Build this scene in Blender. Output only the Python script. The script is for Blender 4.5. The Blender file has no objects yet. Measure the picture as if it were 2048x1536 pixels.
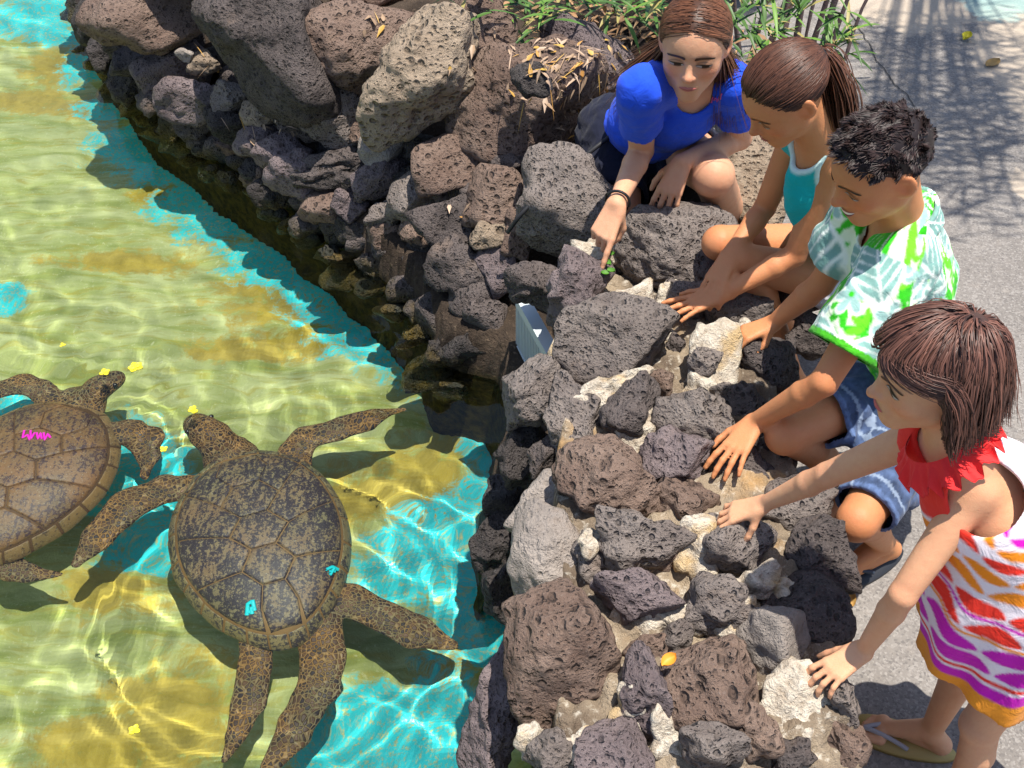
import bpy, bmesh, math, random
import numpy as np
from mathutils import Vector

# ------------------------------------------------------------------ camera, sky, sun, exposure
SC = bpy.context.scene
COL = SC.collection
FPX, CAMZ, S2 = 2400.0, 2.2, math.sqrt(0.5)
cam = bpy.data.objects.new('camera', bpy.data.cameras.new('camera'))
COL.objects.link(cam)
cam.location = (0, 0, CAMZ)
cam.rotation_euler = (math.radians(45), 0, 0)
cam.data.sensor_width = 36.0
cam.data.lens = FPX / 2048.0 * 36.0
cam.data.clip_start, cam.data.clip_end = 0.05, 200.0
SC.camera = cam

SUN_ELEV, SUN_AZ = 80.5, (0.98, -0.12)        # a tropical noon sun, nearly overhead
_h = math.hypot(*SUN_AZ)
SUN_DIR = Vector((SUN_AZ[0] / _h * math.cos(math.radians(SUN_ELEV)), SUN_AZ[1] / _h * math.cos(math.radians(SUN_ELEV)), math.sin(math.radians(SUN_ELEV))))
world = bpy.data.worlds.new('World')
SC.world = world
world.use_nodes = True
_nt = world.node_tree
_sky = _nt.nodes.new('ShaderNodeTexSky')
_sky.sky_type = 'NISHITA'
_sky.sun_disc = False
_sky.sun_elevation = math.radians(SUN_ELEV)
_sky.sun_rotation = math.atan2(SUN_AZ[0], SUN_AZ[1])
_nt.links.new(_sky.outputs[0], _nt.nodes['Background'].inputs[0])
_nt.nodes['Background'].inputs[1].default_value = 0.125
sun_l = bpy.data.lights.new('sun', 'SUN')
sun_l.energy = 5.0
sun_l.angle = math.radians(0.53)
sun_l.color = (1.0, 0.945, 0.855)
sun_l.cycles.is_caustics_light = True
sun = bpy.data.objects.new('sun', sun_l)
COL.objects.link(sun)
sun.rotation_euler = SUN_DIR.to_track_quat('Z', 'Y').to_euler()
SC.render.engine = 'CYCLES'
SC.cycles.use_denoising = True
SC.cycles.max_bounces = 8
SC.cycles.transmission_bounces = 6
SC.cycles.transparent_max_bounces = 8
SC.cycles.sample_clamp_indirect = 6.0
SC.view_settings.view_transform = 'Standard'
SC.view_settings.look = 'None'
SC.view_settings.gamma = 1.0
SC.view_settings.exposure = 0.60

# ------------------------------------------------------------------ pixel <-> place helpers (photo frame is 2048 x 1536)
ZW, ZF = -0.15, -0.52                            # water surface, pool floor
RIGHT, UP, BACK = np.array([1., 0, 0]), np.array([0, S2, S2]), np.array([0, -S2, S2])
CAM = np.array([0, 0, CAMZ])

def ray(u, v):
    return -BACK + RIGHT * ((u - 1024) / FPX) + UP * ((768 - v) / FPX)

def P(u, v, z):
    d = ray(u, v)
    return CAM + d * ((z - CAMZ) / d[2])

def PF(u, v, z=ZF):
    """where a pixel looks on the pool floor, through the water surface"""
    d = ray(u, v); p = CAM + d * ((ZW - CAMZ) / d[2])
    d = d / np.linalg.norm(d)
    h = np.array([d[0], d[1], 0]) / 1.33
    t = np.array([h[0], h[1], -math.sqrt(1 - h @ h)])
    return p + t * ((z - ZW) / t[2])

def PROJ(p):
    p = np.asarray(p, float) - CAM
    dep = p @ -BACK
    return 1024 + FPX * p[0] / dep, 768 - FPX * (p @ UP) / dep, dep

# ------------------------------------------------------------------ noise
_rs = np.random.RandomState(7)
_perm = np.tile(_rs.permutation(256), 2).astype(np.int32)
_grad = _rs.normal(size=(256, 3)); _grad /= np.linalg.norm(_grad, axis=1)[:, None]
_grad = _grad.astype(np.float32)

def perlin(p):
    p = np.asarray(p, np.float32)
    i = np.floor(p).astype(np.int32); f = p - i
    i &= 255
    w = f * f * f * (f * (f * 6 - 15) + 10)
    out = 0
    for dx in (0, 1):
        for dy in (0, 1):
            for dz in (0, 1):
                h = _perm[_perm[_perm[(i[..., 0] + dx) & 255] + ((i[..., 1] + dy) & 255)] + ((i[..., 2] + dz) & 255)]
                g = _grad[h]
                n = g[..., 0] * (f[..., 0] - dx) + g[..., 1] * (f[..., 1] - dy) + g[..., 2] * (f[..., 2] - dz)
                wt = (w[..., 0] if dx else 1 - w[..., 0]) * (w[..., 1] if dy else 1 - w[..., 1]) * (w[..., 2] if dz else 1 - w[..., 2])
                out = out + n * wt
    return out * 1.6

def fbm(p, o=4, gain=.5):
    a, s, t = 1.0, 0, 1.0
    for k in range(o):
        s = s + a * perlin(p * t + 17.3 * k); a *= gain; t *= 2.03
    return s

# ------------------------------------------------------------------ objects
def link(o, parent=None):
    COL.objects.link(o)
    if parent is not None:
        o.parent = parent
    return o

def mesh(name, V, F, mat, parent=None, loc=None, smooth=True, col=None, fmat=None):
    """V (n,3) array, F (m,3|4) array or list of arrays; ONE mesh object; col = per-vertex rgb"""
    V = np.asarray(V, np.float32)
    if loc is not None:
        V = V - np.asarray(loc, np.float32)
    Fs = F if isinstance(F, list) else [F]
    Fs = [np.asarray(a, np.int32) for a in Fs if len(a)]
    me = bpy.data.meshes.new(name)
    me.vertices.add(len(V)); me.vertices.foreach_set('co', V.ravel())
    nl = sum(a.size for a in Fs)
    me.loops.add(nl)
    me.loops.foreach_set('vertex_index', np.concatenate([a.ravel() for a in Fs]))
    cnt = np.concatenate([np.full(len(a), a.shape[1], np.int32) for a in Fs])
    me.polygons.add(len(cnt))
    st = np.zeros(len(cnt), np.int32); st[1:] = np.cumsum(cnt)[:-1]
    me.polygons.foreach_set('loop_start', st)
    me.polygons.foreach_set('loop_total', cnt)
    me.polygons.foreach_set('use_smooth', np.full(len(cnt), smooth))
    for m in (mat if isinstance(mat, (list, tuple)) else [mat]):
        me.materials.append(m)
    if fmat is not None:
        me.polygons.foreach_set('material_index', np.asarray(fmat, np.int32))
    me.update(calc_edges=True)
    if col is not None:
        at = me.color_attributes.new('tint', 'FLOAT_COLOR', 'POINT')
        c = np.ones((len(V), 4), np.float32); c[:, :3] = col
        at.data.foreach_set('color', c.ravel())
    o = bpy.data.objects.new(name, me)
    if loc is not None:
        o.location = [float(x) for x in loc]
    link(o, parent)
    if parent is not None and loc is not None:
        o.location = [float(a - b) for a, b in zip(loc, parent.location)]
    elif parent is not None:
        o.location = [-float(b) for b in parent.location]
    return o

def thing(name, label, cat, loc=(0, 0, 0), group=None):
    o = bpy.data.objects.new(name, None)
    o.empty_display_size = .1
    o.location = [float(x) for x in loc]
    COL.objects.link(o)
    return tag(o, label, cat, group)

def tag(o, label=None, cat=None, group=None, kind=None):
    for k, v in (('label', label), ('category', cat), ('group', group), ('kind', kind)):
        if v:
            o[k] = v
    return o

# ------------------------------------------------------------------ materials
class NT:
    """tiny node-graph writer"""
    def __init__(self, name):
        self.m = bpy.data.materials.new(name); self.m.use_nodes = True
        self.t = self.m.node_tree; self.b = self.t.nodes['Principled BSDF']
    def n(self, typ, ins=None, **kw):
        x = self.t.nodes.new('ShaderNode' + typ)
        for k, v in kw.items():
            setattr(x, k, v)
        for k, v in (ins or {}).items():
            self.set(x.inputs[k], v)
        return x
    def set(self, sock, v):
        if hasattr(v, 'is_output') or isinstance(v, bpy.types.NodeSocket):
            self.t.links.new(v, sock)
        elif isinstance(v, (tuple, list)) and len(v) == 3 and sock.type == 'RGBA':
            sock.default_value = (*v, 1)
        else:
            sock.default_value = v
    def noise(self, vec, scale, detail=4, rough=.55, dist=0.):
        return self.n('TexNoise', {'Vector': vec, 'Scale': scale, 'Detail': detail, 'Roughness': rough, 'Distortion': dist}).outputs[0]
    def math(self, op, a, b=0., c=None, clamp=False):
        x = self.n('Math', {0: a, 1: b}, operation=op, use_clamp=clamp)
        if c is not None:
            self.set(x.inputs[2], c)
        return x.outputs[0]
    def ramp(self, fac, lo, hi):
        return self.n('MapRange', {'Value': fac, 'From Min': lo, 'From Max': hi}).outputs[0]
    def mix(self, fac, a, b, mode='MIX'):
        x = self.n('Mix', data_type='RGBA', blend_type=mode)
        self.set(x.inputs[0], fac); self.set(x.inputs[6], a); self.set(x.inputs[7], b)
        return x.outputs[2]
    def P(self, **kw):
        for k, v in kw.items():
            self.set(self.b.inputs[k.replace('_', ' ')], v)
    def bump(self, h, strength=1., dist=.01, prev=None):
        x = self.n('Bump', {'Height': h, 'Strength': strength, 'Distance': dist})
        if prev is not None:
            self.t.links.new(prev, x.inputs['Normal'])
        return x.outputs[0]

def plain(name, c, rough=.6, spec=.3, metal=0., bumps=0., bscale=60., var=.12):
    g = NT(name)
    co = g.n('TexCoord').outputs['Object']
    nz = g.noise(co, bscale * .5)
    c2 = tuple(x * (1 - var) for x in c); c3 = tuple(min(1, x * (1 + var)) for x in c)
    g.P(Base_Color=g.mix(nz, c2, c3), Roughness=rough, Specular_IOR_Level=spec, Metallic=metal)
    if bumps:
        g.P(Normal=g.bump(g.noise(co, bscale), bumps, .004))
    return g.m
# ------------------------------------------------------------------ rocks
def rock_mat(name, c1, c2, pit=1., pits=38., dry=.0, wet=True, rough=.92, fleck=.25):
    g = NT(name)
    oi = g.n('ObjectInfo').outputs['Random']
    geo = g.n('NewGeometry')
    pos = geo.outputs['Position']
    off = g.n('VectorMath', {0: pos, 1: g.n('CombineXYZ', {0: g.math('MULTIPLY', oi, 31.), 1: g.math('MULTIPLY', oi, 57.), 2: oi}).outputs[0]}, operation='ADD').outputs[0]
    big = g.noise(off, 9., 3, .6)
    mid = g.noise(off, 42., 5, .65, .4)
    fine = g.noise(off, 190., 4, .7)
    # vesicles: stretched cells of two sizes
    v1 = g.n('TexVoronoi', {'Vector': g.n('Mapping', {'Vector': off, 'Scale': (1., .62, 1.3)}).outputs[0], 'Scale': pits * 1.5, 'Randomness': 1.}).outputs['Distance']
    v2 = g.n('TexVoronoi', {'Vector': off, 'Scale': pits * 3.6, 'Randomness': 1.}).outputs['Distance']
    zone = g.ramp(g.noise(off, 13., 2), .34, .54)
    hole1 = g.math('MULTIPLY', g.math('SUBTRACT', 1., g.ramp(v1, .20, .36)), zone)
    hole2 = g.math('MULTIPLY', g.math('SUBTRACT', 1., g.ramp(v2, .18, .34)), .55)
    hgt = g.math('SUBTRACT', g.math('ADD', g.math('MULTIPLY', mid, .9), g.math('MULTIPLY', fine, .38)), g.math('MULTIPLY', g.math('ADD', hole1, hole2), .85 * pit))
    col = g.mix(g.ramp(big, .34, .66), c1, c2)
    tone = g.ramp(oi, 0., 1.)
    col = g.mix(g.math('MULTIPLY', tone, .35), col, tuple(x * 1.45 for x in c2))
    # paler abraded grain and dusty flecks; depth shade of the open vesicles painted in as darker colour
    col = g.mix(g.math('MULTIPLY', g.ramp(fine, .55, .75), fleck), col, (.46, .42, .38))
    col = g.mix(g.math('MULTIPLY', g.math('ADD', hole1, hole2, clamp=True), .55 * pit), col, tuple(x * .35 for x in c1))
    col = g.mix(g.math('MULTIPLY', g.ramp(g.noise(off, 6., 4, .7), .60, .74), .45), col, (.30, .21, .15))
    if wet:   # splash zone: wet, then algae, close to the water level
        z = g.n('SeparateXYZ', {0: pos}).outputs[2]
        zz = g.math('ADD', z, g.math('MULTIPLY', g.math('SUBTRACT', mid, .5), .10))
        k = g.ramp(zz, ZW + .075, ZW + .015)
        alg = g.mix(g.ramp(fine, .35, .65), (.035, .030, .010), (.15, .10, .016))
        alg = g.mix(g.ramp(big, .45, .6), alg, (.03, .034, .022))
        col = g.mix(g.math('MULTIPLY', k, .85), col, alg)
        g.P(Roughness=g.math('SUBTRACT', rough, g.math('MULTIPLY', k, .55)))
    else:
        g.P(Roughness=rough)
    g.P(Base_Color=col, Specular_IOR_Level=.25)
    g.P(Normal=g.bump(hgt, 1., .022))
    return g.m

ROCK = dict(
    grey=rock_mat('rock_grey', (0.152, 0.123, 0.110), (0.246, 0.207, 0.183)),
    dark=rock_mat('rock_dark', (0.061, 0.050, 0.047), (0.137, 0.111, 0.102)),
    brown=rock_mat('rock_brown', (0.137, 0.087, 0.066), (0.232, 0.163, 0.127), pits=26),
    purple=rock_mat('rock_purple', (0.117, 0.089, 0.090), (0.224, 0.176, 0.173), pit=.8),
    pale=rock_mat('rock_pale', (0.251, 0.214, 0.187), (0.362, 0.313, 0.273), pit=.25, fleck=.15),
    tan=rock_mat('rock_tan', (0.232, 0.172, 0.121), (0.362, 0.281, 0.202), pit=1.2, pits=20),
    black=rock_mat('rock_black', (0.027, 0.023, 0.022), (0.071, 0.060, 0.056), rough=.75),
)

def mortar_mat():
    g = NT('mortar')
    pos = g.n('NewGeometry').outputs['Position']
    a = g.noise(pos, 7., 3); b = g.noise(pos, 48., 5, .65); c = g.noise(pos, 160., 4, .7)
    col = g.mix(g.ramp(a, .35, .62), (.145, .108, .078), (.36, .285, .20))
    col = g.mix(g.math('MULTIPLY', g.ramp(b, .55, .70), .7), col, (.74, .68, .57))
    col = g.mix(g.math('MULTIPLY', g.ramp(g.noise(pos, 5.3, 4), .56, .68), .75), col, (.52, .30, .11))
    col = g.mix(g.math('MULTIPLY', g.ramp(c, .60, .72), .6), col, (.12, .09, .07))
    z = g.n('SeparateXYZ', {0: pos}).outputs[2]
    col = g.mix(g.ramp(g.math('ADD', z, g.math('MULTIPLY', b, .08)), ZW + .16, ZW + .05), col, (.05, .042, .014))
    g.P(Base_Color=col, Roughness=.95, Specular_IOR_Level=.15)
    g.P(Normal=g.bump(g.math('ADD', b, g.math('MULTIPLY', c, .5)), .9, .018))
    return g.m

MORTAR = mortar_mat()
def crust_mat():
    g = NT('mortar_crust')
    pos = g.n('NewGeometry').outputs['Position']
    b = g.noise(pos, 40., 5, .65, .6); c = g.noise(pos, 150., 4, .7)
    col = g.mix(g.ramp(b, .30, .62), (.36, .28, .20), (.68, .61, .50))
    col = g.mix(g.math('MULTIPLY', g.ramp(g.noise(pos, 12., 3), .56, .66), .65), col, (.55, .36, .14))
    col = g.mix(g.math('MULTIPLY', g.ramp(c, .58, .7), .7), col, (.16, .12, .10))
    g.P(Base_Color=col, Roughness=.95, Specular_IOR_Level=.15)
    g.P(Normal=g.bump(g.math('ADD', b, g.math('MULTIPLY', c, .5)), .9, .018))
    return g.m
CRUST = crust_mat()

_ico = {}
def ico(sub):
    if sub not in _ico:
        bm = bmesh.new(); bmesh.ops.create_icosphere(bm, subdivisions=sub, radius=1)
        bm.verts.ensure_lookup_table()
        _ico[sub] = (np.array([v.co[:] for v in bm.verts]), np.array([[v.index for v in f.verts] for f in bm.faces]))
        bm.free()
    return _ico[sub]

def rock_shape(seed, dims, sub, facets=15, q=11., lump=.10, crag=1.):
    rg = np.random.RandomState(seed)
    n, F = ico(sub)
    pl = rg.normal(size=(facets, 3)); pl /= np.linalg.norm(pl, axis=1)[:, None]
    d = rg.uniform(.72, 1.05, facets)
    t = np.maximum(n @ pl.T, 1e-3) / d
    r = (np.sum(t ** q, axis=1) + .62 ** q) ** (-1 / q)
    v = n * r[:, None]
    lo, hi = v.min(0), v.max(0)
    v = (v - (lo + hi) / 2) / (hi - lo)
    dims = np.asarray(dims, float)
    m = float(np.min(dims[:2]))
    o = rg.uniform(0, 200, 3)
    v = v * dims
    k = lump * m * fbm(v / m * 1.7 + o, 3)
    ab = np.abs(fbm(v / .075 + o, 3)); k2 = (ab - .35) * .012 * crag
    k3 = fbm(v / .022 + o, 2) * .0030 * crag
    v = v + n * (k + k2 + k3)[:, None]
    return v, F

_rc = [1000]
def rock(name, u, v, w, h, rot=0, zs=.38, tone='grey', parent=None, tk=.85, sub=None, facets=15, q=11., lump=.10, crag=1., seed=None, sink=.32, mat=None, grow=1.08):
    """a stone whose visible face is centred on photo pixel (u,v) at height zs and measures w x h photo pixels there"""
    _rc[0] += 1
    seed = _rc[0] if seed is None else seed
    p = P(u, v, zs); dep = PROJ(p)[2]
    W, Hh = w / FPX * dep * grow, h / FPX * dep * grow
    T = tk * min(W, Hh)
    rd = ray(u, v); rd = rd / np.linalg.norm(rd)
    c = p + rd * (sink * T)
    if sub is None:
        sub = 5 if max(w, h) > 150 else 4
    V, F = rock_shape(seed, (W, Hh, T), sub, facets, q, lump, crag)
    a = math.radians(rot)
    X = V[:, 0] * math.cos(a) - V[:, 1] * math.sin(a); Y = V[:, 0] * math.sin(a) + V[:, 1] * math.cos(a)
    V = c + X[:, None] * RIGHT + Y[:, None] * UP + V[:, 2:3] * BACK
    o = mesh(name, V, F, mat or ROCK[tone], parent, loc=c)
    if V[:, 2].min() < ZW + .01:
        o.cycles.is_caustics_receiver = True
    return o

# ------------------------------------------------------------------ the shoreline (traced at water level, then real distances)
SHORE = [P(u, v, ZW)[:2] for u, v in [(110, -260), (150, 0), (205, 115), (300, 235), (420, 325), (560, 420), (660, 490), (770, 590), (830, 650), (860, 745), (975, 775), (1000, 860),
                                      (955, 960), (950, 1080), (965, 1210), (985, 1300), (935, 1540), (905, 1700), (880, 1980)]]
SHORE = np.array(SHORE)
_POLY = np.vstack([SHORE, [[3.5, SHORE[-1, 1] - .4], [3.5, 9.], [SHORE[0, 0], 9.]]])

def shore_dist(x, y):
    """signed distance to the water's edge, positive on land"""
    p = np.stack([x, y], -1)
    dm = np.full(x.shape, 1e9)
    for a, b in zip(SHORE[:-1], SHORE[1:]):
        ab = b - a
        t = np.clip(((p - a) @ ab) / (ab @ ab), 0, 1)
        dm = np.minimum(dm, np.linalg.norm(p - a - t[..., None] * ab, axis=-1))
    ins = np.zeros(x.shape, bool)
    n = len(_POLY)
    for i in range(n):
        (x1, y1), (x2, y2) = _POLY[i], _POLY[(i + 1) % n]
        c = ((y1 > y) != (y2 > y))
        ins ^= c & (x < (x2 - x1) * (y - y1) / (y2 - y1 + 1e-12) + x1)
    return np.where(ins, dm, -dm)

def grid_mesh(xs, ys):
    X, Y = np.meshgrid(xs, ys)
    i = np.arange(X.size).reshape(X.shape)
    return X, Y, np.stack([i[:-1, :-1], i[:-1, 1:], i[1:, 1:], i[1:, :-1]], -1).reshape(-1, 4)

def sst(a, b, x):
    t = np.clip((x - a) / (b - a), 0, 1); return t * t * (3 - 2 * t)

def build_ground():
    # soil bank under the boulders, from below the water up to the planting bed
    xs = np.linspace(-3.6, 1.0, 170); ys = np.linspace(1.75, 6.4, 180)
    X, Y, F = grid_mesh(xs, ys)
    D = shore_dist(X, Y)
    nz = fbm(np.stack([X * 4, Y * 4, X * 0], -1), 4)
    Z = ZF - .1 + (.10 - ZF) * sst(-.03, .06, D) + .24 * sst(.12, .75, D) + .03 * nz * sst(-.1, .2, D)
    Z = np.where(X > .56, np.minimum(Z, -.03 - .25 * (X - .56)), Z)
    g = NT('bank_soil')
    pos = g.n('NewGeometry').outputs['Position']
    b = g.noise(pos, 60., 5, .7); a = g.noise(pos, 9., 3)
    col = g.mix(g.ramp(a, .35, .65), (.035, .026, .020), (.085, .062, .045))
    col = g.mix(g.ramp(b, .58, .72), col, (.20, .145, .10))
    z = g.n('SeparateXYZ', {0: pos}).outputs[2]
    col = g.mix(g.ramp(z, ZW + .04, ZW - .02), col, g.mix(g.ramp(g.noise(pos, 30., 5, .7), .4, .6), (.022, .020, .009), (.075, .055, .013)))
    g.P(Base_Color=col, Roughness=.97, Specular_IOR_Level=.1, Normal=g.bump(b, 1., .02))
    o = tag(mesh('bank', np.stack([X, Y, Z], -1).reshape(-1, 3), F, g.m), kind='structure')
    o.cycles.is_caustics_receiver = True

    # pavement
    g = NT('pavement')
    pos = g.n('NewGeometry').outputs['Position']
    fine = g.noise(pos, 260., 3, .7); mid = g.noise(pos, 24., 4); big = g.noise(pos, 2.1, 4, .6)
    sp = g.n('TexVoronoi', {'Vector': pos, 'Scale': 210.}).outputs['Color']
    sv = g.n('SeparateColor', {0: sp}).outputs[0]
    col = g.mix(g.ramp(big, .35, .65), (.175, .158, .144), (.232, .212, .194))
    col = g.mix(g.math('MULTIPLY', g.ramp(sv, .55, 1.), .45), col, (.38, .355, .33))
    col = g.mix(g.math('MULTIPLY', g.ramp(sv, .22, .0), .55), col, (.09, .085, .085))
    col = g.mix(g.math('MULTIPLY', g.ramp(mid, .58, .72), .25), col, (.36, .31, .26))
    # worn patches of old cream and sea-green paint
    at = g.n('Attribute', attribute_name='tint').outputs['Color']
    sep = g.n('SeparateColor', {0: at})
    edge = g.math('MULTIPLY', g.math('SUBTRACT', g.noise(pos, 14., 5, .7), .5), .55)
    col = g.mix(g.math('MULTIPLY', g.ramp(g.math('ADD', sep.outputs[0], edge), .46, .56), .55), col, (.58, .47, .35))
    col = g.mix(g.math('MULTIPLY', g.ramp(g.math('ADD', sep.outputs[1], edge), .46, .56), .6), col, (.30, .48, .44))
    h = g.math('ADD', fine, g.math('MULTIPLY', sv, .5))
    g.P(Base_Color=col, Roughness=.93, Specular_IOR_Level=.2, Normal=g.bump(h, .55, .004))
    xs = np.concatenate([np.linspace(.45, 3.2, 90), [5, 12, 40]]); ys = np.concatenate([[-30, -8, -2], np.linspace(-.5, 5.4, 180), [8, 15, 45]])
    X, Y, F = grid_mesh(xs, ys)
    c = np.zeros((X.size, 3)); XY = np.stack([X, Y], -1).reshape(-1, 2)
    for ch, u, v, r in ((0, 1800, 0, .16), (0, 1870, 2, .14), (0, 1740, -12, .14), (0, 2045, 105, .16), (0, 2030, 60, .12), (0, 1985, 130, .07), (0, 2080, 200, .12), (0, 2050, 370, .05), (1, 1975, -6, .12), (1, 2010, -20, .12)):
        q = P(u, v, 0)[:2]
        c[:, ch] = np.maximum(c[:, ch], 1 - np.linalg.norm((XY - q) * [1, .6], axis=1) / (2 * r))
    tag(mesh('pavement', np.stack([X, Y, 0 * X], -1).reshape(-1, 3), F, g.m, col=c), kind='structure')
    pv = bpy.data.objects['pavement']
    cp = np.array([P(u, v, .004) for u, v in ((1700, 20), (1722, 62), (1742, 92), (1752, 120), (1770, 138), (1790, 170), (1812, 186), (1830, 214))])
    ts = np.linspace(0, 7, 60); cp = np.stack([np.interp(ts, np.arange(8), cp[:, k]) for k in range(3)], 1); cp[:, 0] += .006 * perlin(np.stack([ts * 3, ts * 0, ts * 0], 1)); sd = np.gradient(cp, axis=0); sd = np.stack([-sd[:, 1], sd[:, 0], 0 * sd[:, 0]], 1); sd /= np.linalg.norm(sd, axis=1)[:, None]
    wd = (.0016 + .0014 * np.abs(perlin(np.stack([ts * 5, ts * 0 + 3, ts * 0], 1))))[:, None]
    i = np.arange(60); mesh('crack', np.concatenate([cp - sd * wd, cp + sd * wd]), np.stack([i[:-1], i[1:], i[1:] + 60, i[:-1] + 60], 1), plain('crack_dirt', (.05, .045, .04), .95), pv)
    s_ = 60.; tag(mesh('ground', np.array([[-s_, -s_, -.75], [s_, -s_, -.75], [s_, s_, -.75], [-s_, s_, -.75]]), np.array([[0, 1, 2, 3]]), bpy.data.materials['bank_soil']), kind='structure')
    # planting bed beyond the boulders and far pavement
    xs = np.linspace(-1.45, .9, 40); ys = np.linspace(4.2, 14, 40)
    X, Y, F = grid_mesh(xs, ys)
    Z = .22 + .06 * fbm(np.stack([X * 2, Y * 2, X * 0], -1), 3)
    tag(mesh('planting_bed', np.stack([X, Y, Z], -1).reshape(-1, 3), F, bpy.data.materials['bank_soil']), kind='structure')

def build_pool():
    # floor: cyan paint showing through drifts of sand and olive algae
    xs = np.linspace(-4.6, .7, 150); ys = np.linspace(.1, 6.6, 180)
    X, Y, F = grid_mesh(xs, ys)
    XY = np.stack([X, Y], -1).reshape(-1, 2)
    cy = np.full(X.size, -1.)
    for u, v, rx, ry in ((300, 285, 95, 52), (345, 345, 80, 34), (400, 395, 90, 46), (450, 440, 95, 40), (540, 515, 90, 40), (620, 560, 80, 36), (690, 600, 90, 50), (745, 655, 95, 56), (840, 705, 110, 50), (910, 750, 90, 46), (230, 215, 60, 30), (170, 120, 40, 40),
                         (965, 880, 34, 45), (985, 930, 24, 34), (945, 985, 36, 46), (880, 1110, 120, 95), (800, 1150, 90, 60), (940, 1200, 70, 90), (900, 1010, 40, 40), (700, 1500, 110, 95), (780, 1430, 130, 60), (880, 1440, 110, 90), (650, 1560, 130, 70), (820, 1540, 140, 60),
                         (985, 1290, 60, 60), (340, 1010, 60, 60), (250, 930, 90, 90), (20, 825, 60, 40), (80, 30, 80, 40), (110, 70, 60, 20), (15, 600, 40, 26), (330, 940, 50, 50), (300, 1090, 120, 40), (40, 1020, 60, 90), (260, 210, 50, 16), (590, 650, 22, 10)):
        q = PF(u, v)[:2]; qx = PF(u + rx, v)[:2]; qy = PF(u, v - ry)[:2]
        ax, ay = np.linalg.norm(qx - q), np.linalg.norm(qy - q)
        cy = np.maximum(cy, 1 - np.hypot((XY[:, 0] - q[0]) / (2 * ax), (XY[:, 1] - q[1]) / (2 * ay)))
    oc = np.full(X.size, -1.)
    for u, v, rx, ry in ((590, 610, 150, 40), (650, 680, 140, 30), (520, 570, 90, 24), (960, 800, 70, 80), (850, 960, 120, 90), (720, 990, 110, 60), (350, 1440, 140, 110), (200, 1500, 140, 70), (230, 1180, 110, 50), (900, 1320, 60, 60), (190, 215, 60, 30), (310, 390, 60, 26), (100, 880, 60, 30), (480, 700, 120, 24), (250, 520, 160, 20), (60, 200, 90, 26), (120, 130, 60, 40), (430, 480, 60, 14), (860, 620, 50, 24)):
        q = PF(u, v)[:2]; qx = PF(u + rx, v)[:2]; qy = PF(u, v - ry)[:2]
        ax, ay = np.linalg.norm(qx - q), np.linalg.norm(qy - q)
        oc = np.maximum(oc, 1 - np.hypot((XY[:, 0] - q[0]) / (2 * ax), (XY[:, 1] - q[1]) / (2 * ay)))
    g = NT('pool_floor')
    pos = g.n('NewGeometry').outputs['Position']
    at = g.n('SeparateColor', {0: g.n('Attribute', attribute_name='tint').outputs['Color']})
    # silt drifts lie in long streaks
    st = g.n('Mapping', {'Vector': pos, 'Rotation': (0, 0, math.radians(-24)), 'Scale': (2.2, 11., 1.)}).outputs[0]
    s1 = g.noise(st, 1.6, 5, .62, .3); s2 = g.noise(st, 4.5, 4, .6)
    blot = g.noise(pos, 16., 6, .72); spk = g.noise(pos, 85., 4, .7)
    sand = g.mix(g.ramp(s1, .36, .64), (.23, .265, .075), (.42, .445, .215))
    sand = g.mix(g.math('MULTIPLY', g.ramp(s2, .52, .66), .6), sand, (.29, .25, .035))
    sand = g.mix(g.math('MULTIPLY', g.ramp(spk, .58, .70), .35), sand, (.64, .65, .45))
    e = g.math('ADD', g.math('ADD', g.math('MULTIPLY', g.math('SUBTRACT', blot, .5), 1.25), g.math('MULTIPLY', g.math('SUBTRACT', s1, .5), .9)), g.math('MULTIPLY', g.math('SUBTRACT', g.noise(pos, 55., 5, .75), .5), .55))
    ock = g.ramp(g.math('ADD', at.outputs[1], e), .40, .62)
    col = g.mix(g.math('MULTIPLY', ock, .85), sand, g.mix(g.ramp(blot, .35, .65), (.24, .165, .015), (.40, .29, .05)))
    cyk = g.ramp(g.math('ADD', at.outputs[0], e), .36, .56)
    cyk = g.math('MULTIPLY', cyk, g.ramp(spk, .66, .50))
    col = g.mix(g.math('MULTIPLY', cyk, .93), col, g.mix(g.ramp(blot, .3, .7), (.0, .42, .50), (.02, .56, .64)))
    g.P(Base_Color=col, Roughness=.9, Specular_IOR_Level=.1, Normal=g.bump(blot, .4, .02))
    Z = ZF + .02 * fbm(np.stack([X * 3, Y * 3, 0 * X], -1), 3)
    c = np.zeros((X.size, 3)); c[:, 0] = np.clip(cy, 0, 1); c[:, 1] = np.clip(oc, 0, 1)
    fl = tag(mesh('pool_floor', np.stack([X, Y, Z], -1).reshape(-1, 3), F, g.m, col=c), kind='structure')
    fl.cycles.is_caustics_receiver = True

    # water: a rippled refracting sheet; the sun's caustics are traced through it
    y = [.15]
    while y[-1] < 6.4:
        y.append(y[-1] + .0098 + .0042 * max(0, y[-1] - 1.2))
    xs = np.linspace(-4.3, .45, 405); ys = np.array(y)
    X, Y, F = grid_mesh(xs, ys)
    rg = np.random.RandomState(3)
    Z = np.zeros_like(X)
    near = sst(3.3, 1.5, Y)
    for k in range(90):
        kk = math.exp(rg.uniform(math.log(22), math.log(125)))
        a = rg.normal(math.radians(62), .75) if k % 3 else rg.uniform(0, 6.28)
        Z += kk ** -1.62 * np.sin(kk * (X * math.cos(a) + Y * math.sin(a)) + rg.uniform(0, 6.28))
    lap = (Z[2:, 1:-1] - 2 * Z[1:-1, 1:-1] + Z[:-2, 1:-1]) / (np.diff(ys)[:-1, None] ** 2) + (Z[1:-1, 2:] - 2 * Z[1:-1, 1:-1] + Z[1:-1, :-2]) / (xs[1] - xs[0]) ** 2
    Z *= 4.9 / np.sqrt(np.mean(lap[:120] ** 2))
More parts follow.
